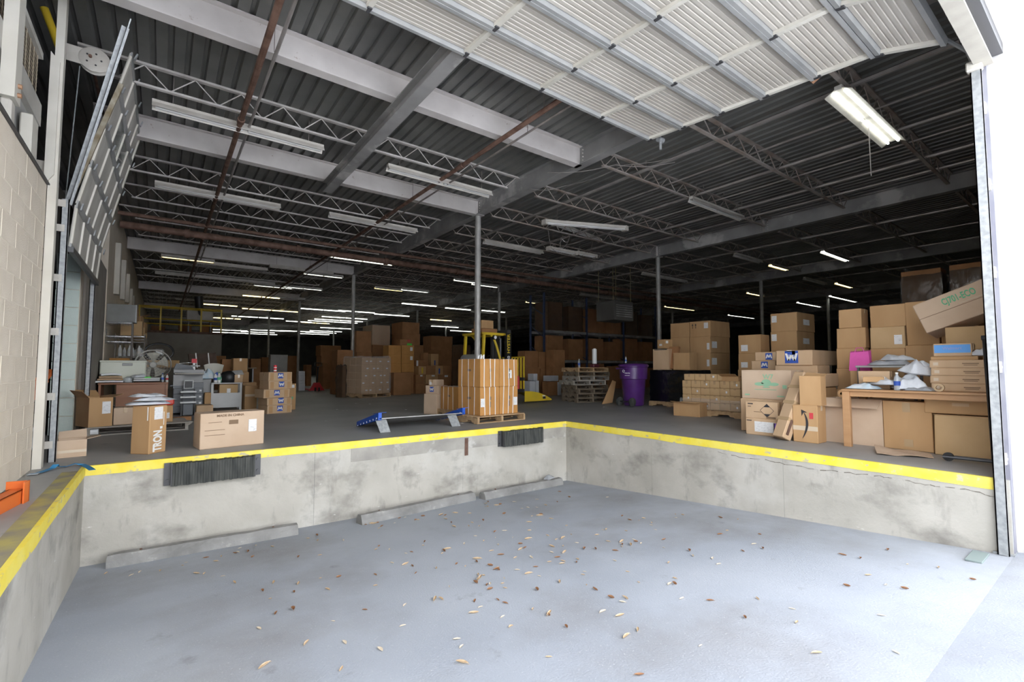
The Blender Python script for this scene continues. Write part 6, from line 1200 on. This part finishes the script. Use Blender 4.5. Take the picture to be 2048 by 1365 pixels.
C('small carton with blue parcel on the floor by the bench', 408, 826, 786, None, 421, 0, Y=13.75, z0=0, d=.25, tone='k2', top='plain'); C('flat carton on the floor in front of the bench', 392, 833, 812, None, 426, 4, Y=12.9, z0=0, d=.5, tone='k1', top='plain')
t = thing('office_chair', 'cream plastic chair back rising behind the bench', 'chair', (at(427, 760, y=15.2).x, 15.2, 0)); k = MB(); k.sheet(lambda a, c: ((a - .5) * (.30 + .16 * c), .04 * math.cos((a - .5) * 3), .80 + .42 * c - .05 * (2 * a - 1) ** 2 * c), 8, 5, .03); k.build('backrest', 'blade_cream', t, True)
k = MB(); k.cbox((-.22, -.42, .44), (.22, .02, .49), .03); k.build('seat', 'blade_cream', t); k = MB(); k.cyl((0, -.2, .08), (0, -.2, .44), .03, 8); k.bar((0, .02, .46), (0, .04, .85), .06, .03, (0, 1, 0)); k.build('stem', 'steel_dark', t)
for i in range(5): k = MB(); q = i * 1.2566; k.bar((0, -.2, .10), (.26 * math.cos(q), -.2 + .26 * math.sin(q), .03), .04, .03); k.build('leg', 'steel_dark', t)
# -- stack of five emblem cartons
vs_ = (829, 812, 797, 780, 763, 745); prev = 0.0; offs = ((534, 519, 584), (534, 519, 584), (527, 513, 579), (537, 521, 584), (537, 520, 584))
for i in range(5):
    u, ul, ur = offs[i]; p0 = at(534, 829, z=0); r_ = C(f'flat blue {"M" if i % 2 == 0 else "W"} emblem carton by the bench, {stackname(i, 5)} of five', u, vs_[i], vs_[i + 1], None, ur, 14, Y=p0.y + (.0, .02, -.04, .03, .03)[i], z0=prev, d=.5, tone='k1', top='tape' if i == 4 else 'plain', marks=[('W', 'f', .04 if i % 2 else .0, .1, .13, i % 2 == 0), ('P', 'f', -.36, 0, .14, .8, 'k2'), ('P', 'f', .36, 0, .14, .8, 'k2')], grp='five emblem cartons by the bench'); prev = r_['z1']
t = thing('signal_roll', 'red and white upright cylinder on the stack of emblem cartons', 'cylinder', (r_['o'].location.x - .02, r_['o'].location.y, prev + .002)); k = MB(); k.lathe([(0, 0), (.035, 0), (.035, .17), (0, .17)], 12); k.build('tube', mat('vivid_red', (.75, .03, .04), rough=.4), t, True); k = MB(); k.lathe([(.0355, .02), (.0355, .05)], 12); k.lathe([(.0355, .1), (.0355, .12)], 12); k.build('band', 'paper_white', t)
C('tan carton with green stamp standing behind the emblem cartons', 574, 822, 768, None, 591, 10, Y=13.3, z0=0, d=.4, tone='k2', top='plain', marks=[('L', 'f', .1, .4, .4, .12), ('P', 'f', 0, -.05, .3, .1, 'print_green')])
C('tall taped carton right of the bench', 489, 823, 772, None, 513, 5, Y=13.9, z0=0, d=.4, tone='k2', top='plain', marks=[('P', 'f', 0, .1, 1.0, .1, 'tape_clear')])
s0 = C('brown carton behind the bench, lower of two', 466, 810, 745, None, 496, 0, Y=15.9, z0=0, d=.5, tone='k2', top='plain'); C('brown carton behind the bench, upper of two', 466, 745, 717, None, 495, 0, Y=15.9, z0=s0, d=.5, tone='k2')
C('brown carton stack left of the two behind the bench', 441, 810, 719, None, 459, 0, Y=16.6, z0=0, d=.5, tone='k4', top='plain'); C('tan carton with W emblem half hidden behind the bench', 484, 812, 766, None, 512, 0, Y=15.2, z0=0, d=.45, tone='k2', top='plain', marks=[('W', 'f', .2, .3, .12, True)])
# clutter shelf behind
t = thing('long_shelf', 'long low shelf with odds and ends behind the copier', 'shelf', (at(440, 730, y=17.4).x - .6, 17.4, 0)); k = MB(); k.cbox((-1.6, -.2, 1.06), (1.6, .4, 1.10), .005); k.build('board', 'wood_dark', t)
for x in (-1.5, 0, 1.5): k = MB(); k.box((x - .02, -.18, 0), (x + .02, .38, 1.06)); k.build('support', 'steel_dark', t)
sx0 = t.location.x; carton_at('long tan carton lying on the long shelf behind the fan', .9, .4, .22, (sx0 - .9, 17.45, 1.102), 0, 'k5', 'plain'); carton_at('tan carton on the long shelf behind the copier', .6, .4, .26, (sx0 + .95, 17.45, 1.102), .05, 'k5', 'plain')
t = thing('drum_fan', 'large dark drum fan on the long shelf', 'fan', (sx0 - .95, 17.4, 1.33)); k = MB(); k.tube([(.34 * math.cos(q), 0, .24 + .24 * math.sin(q)) for q in [i * math.pi / 14 for i in range(28)]], .03, 6, True); k.build('housing', 'steel_black', t, True); k = MB(); k.cbox((-.12, -.06, .12), (.12, .06, .32), .04); k.build('motor', 'tank_grey', t)
t = thing('strapped_bale', 'dark brown bale with two white bands on the long shelf', 'bale', (sx0 + .18, 17.45, 1.102)); k = MB(); k.hexa([(-.36, -.2, 0), (.36, -.2, 0), (.36, .2, 0), (-.36, .2, 0), (-.42, -.2, .42), (.28, -.2, .46), (.28, .2, .46), (-.42, .2, .42)]); k.build('bale_body', mat('bale_brown', (.09, .06, .045), (.12, .08, .06), rough=.8, scale=6), t)
for x in (-.2, .12): k = MB(); k.hexa([(x, -.21, 0), (x + .03, -.21, 0), (x + .03, -.205, 0), (x, -.205, 0), (x - .05, -.21, .45), (x - .02, -.21, .45), (x - .02, -.205, .45), (x - .05, -.205, .45)]); k.build('band', 'strap_white', t)
# -- raised office with yellow railing
b = MB(); b.box((XW + .05, 29.3, 0), (2.55, 33.0, 2.85)); struct('wall_office', b, 'tan_wall'); b = MB(); b.box((XW + .03, 29.2, 2.85), (2.65, 33.0, 2.95)); b.build('trim_office', 'pipe_rust')['kind'] = 'structure'
t = thing('railing', 'yellow pipe railing round the top of the raised office', 'railing', (0, 29.35, 2.95))
for x in (-.95, -.1, .75, 1.6, 2.5): k = MB(); k.box((x - .035, -.035, 0), (x + .035, .035, 1.25)); k.build('post', 'yellow_steel', t)
for z in (.35, .60, 1.15, 1.22): k = MB(); k.cyl((-.95, 0, z), (2.5, 0, z), .03, 8); k.build('rail', 'yellow_steel', t)
t = thing('air_handler', 'white air handling box with round duct above the raised office', 'air handler', (1.6, 30.6, 2.95)); k = MB(); k.cbox((-.6, -.4, .7), (.6, .4, 1.25), .02); k.build('casing', 'fixture_white', t); k = MB(); k.cyl((.0, -.2, .9), (-.1, -.3, 2.0), .2, 14); k.build('duct', 'steel_black', t, True)
for s in (-1, 1): k = MB(); k.box((s * .5 - .03, -.3, 0), (s * .5 + .03, .3, .7)); k.build('stand', 'steel_dark', t)
for i in range(3): carton_at(f'dim carton stored on the raised office, {["left", "middle", "right"][i]}', .6, .5, .4 + .1 * i, (-.2 + 1.2 * i - (.2 if i == 2 else 0), 32.0, 2.952), 0, 'k4', 'plain', (), 'cartons on the raised office')
# bits of paper on the dock floor
for i, (u, v) in enumerate(((714, 808), (812, 820), (655, 843), (690, 822), (740, 809), (672, 820), (1210, 815), (925, 848), (1090, 780))):
    k = MB(); k.sheet(lambda a, c: ((a - .5) * .12, (c - .5) * .05, .004 + .01 * math.sin(a * 4 + i)), 4, 2, .002); p = at(u, v, z=0); tag(k.build('paper_scrap', 'paper_white', None, False, (p.x, p.y, .001), i), 'small white paper scrap lying on the grey dock floor', 'paper scrap', 'paper scraps on the dock floor')
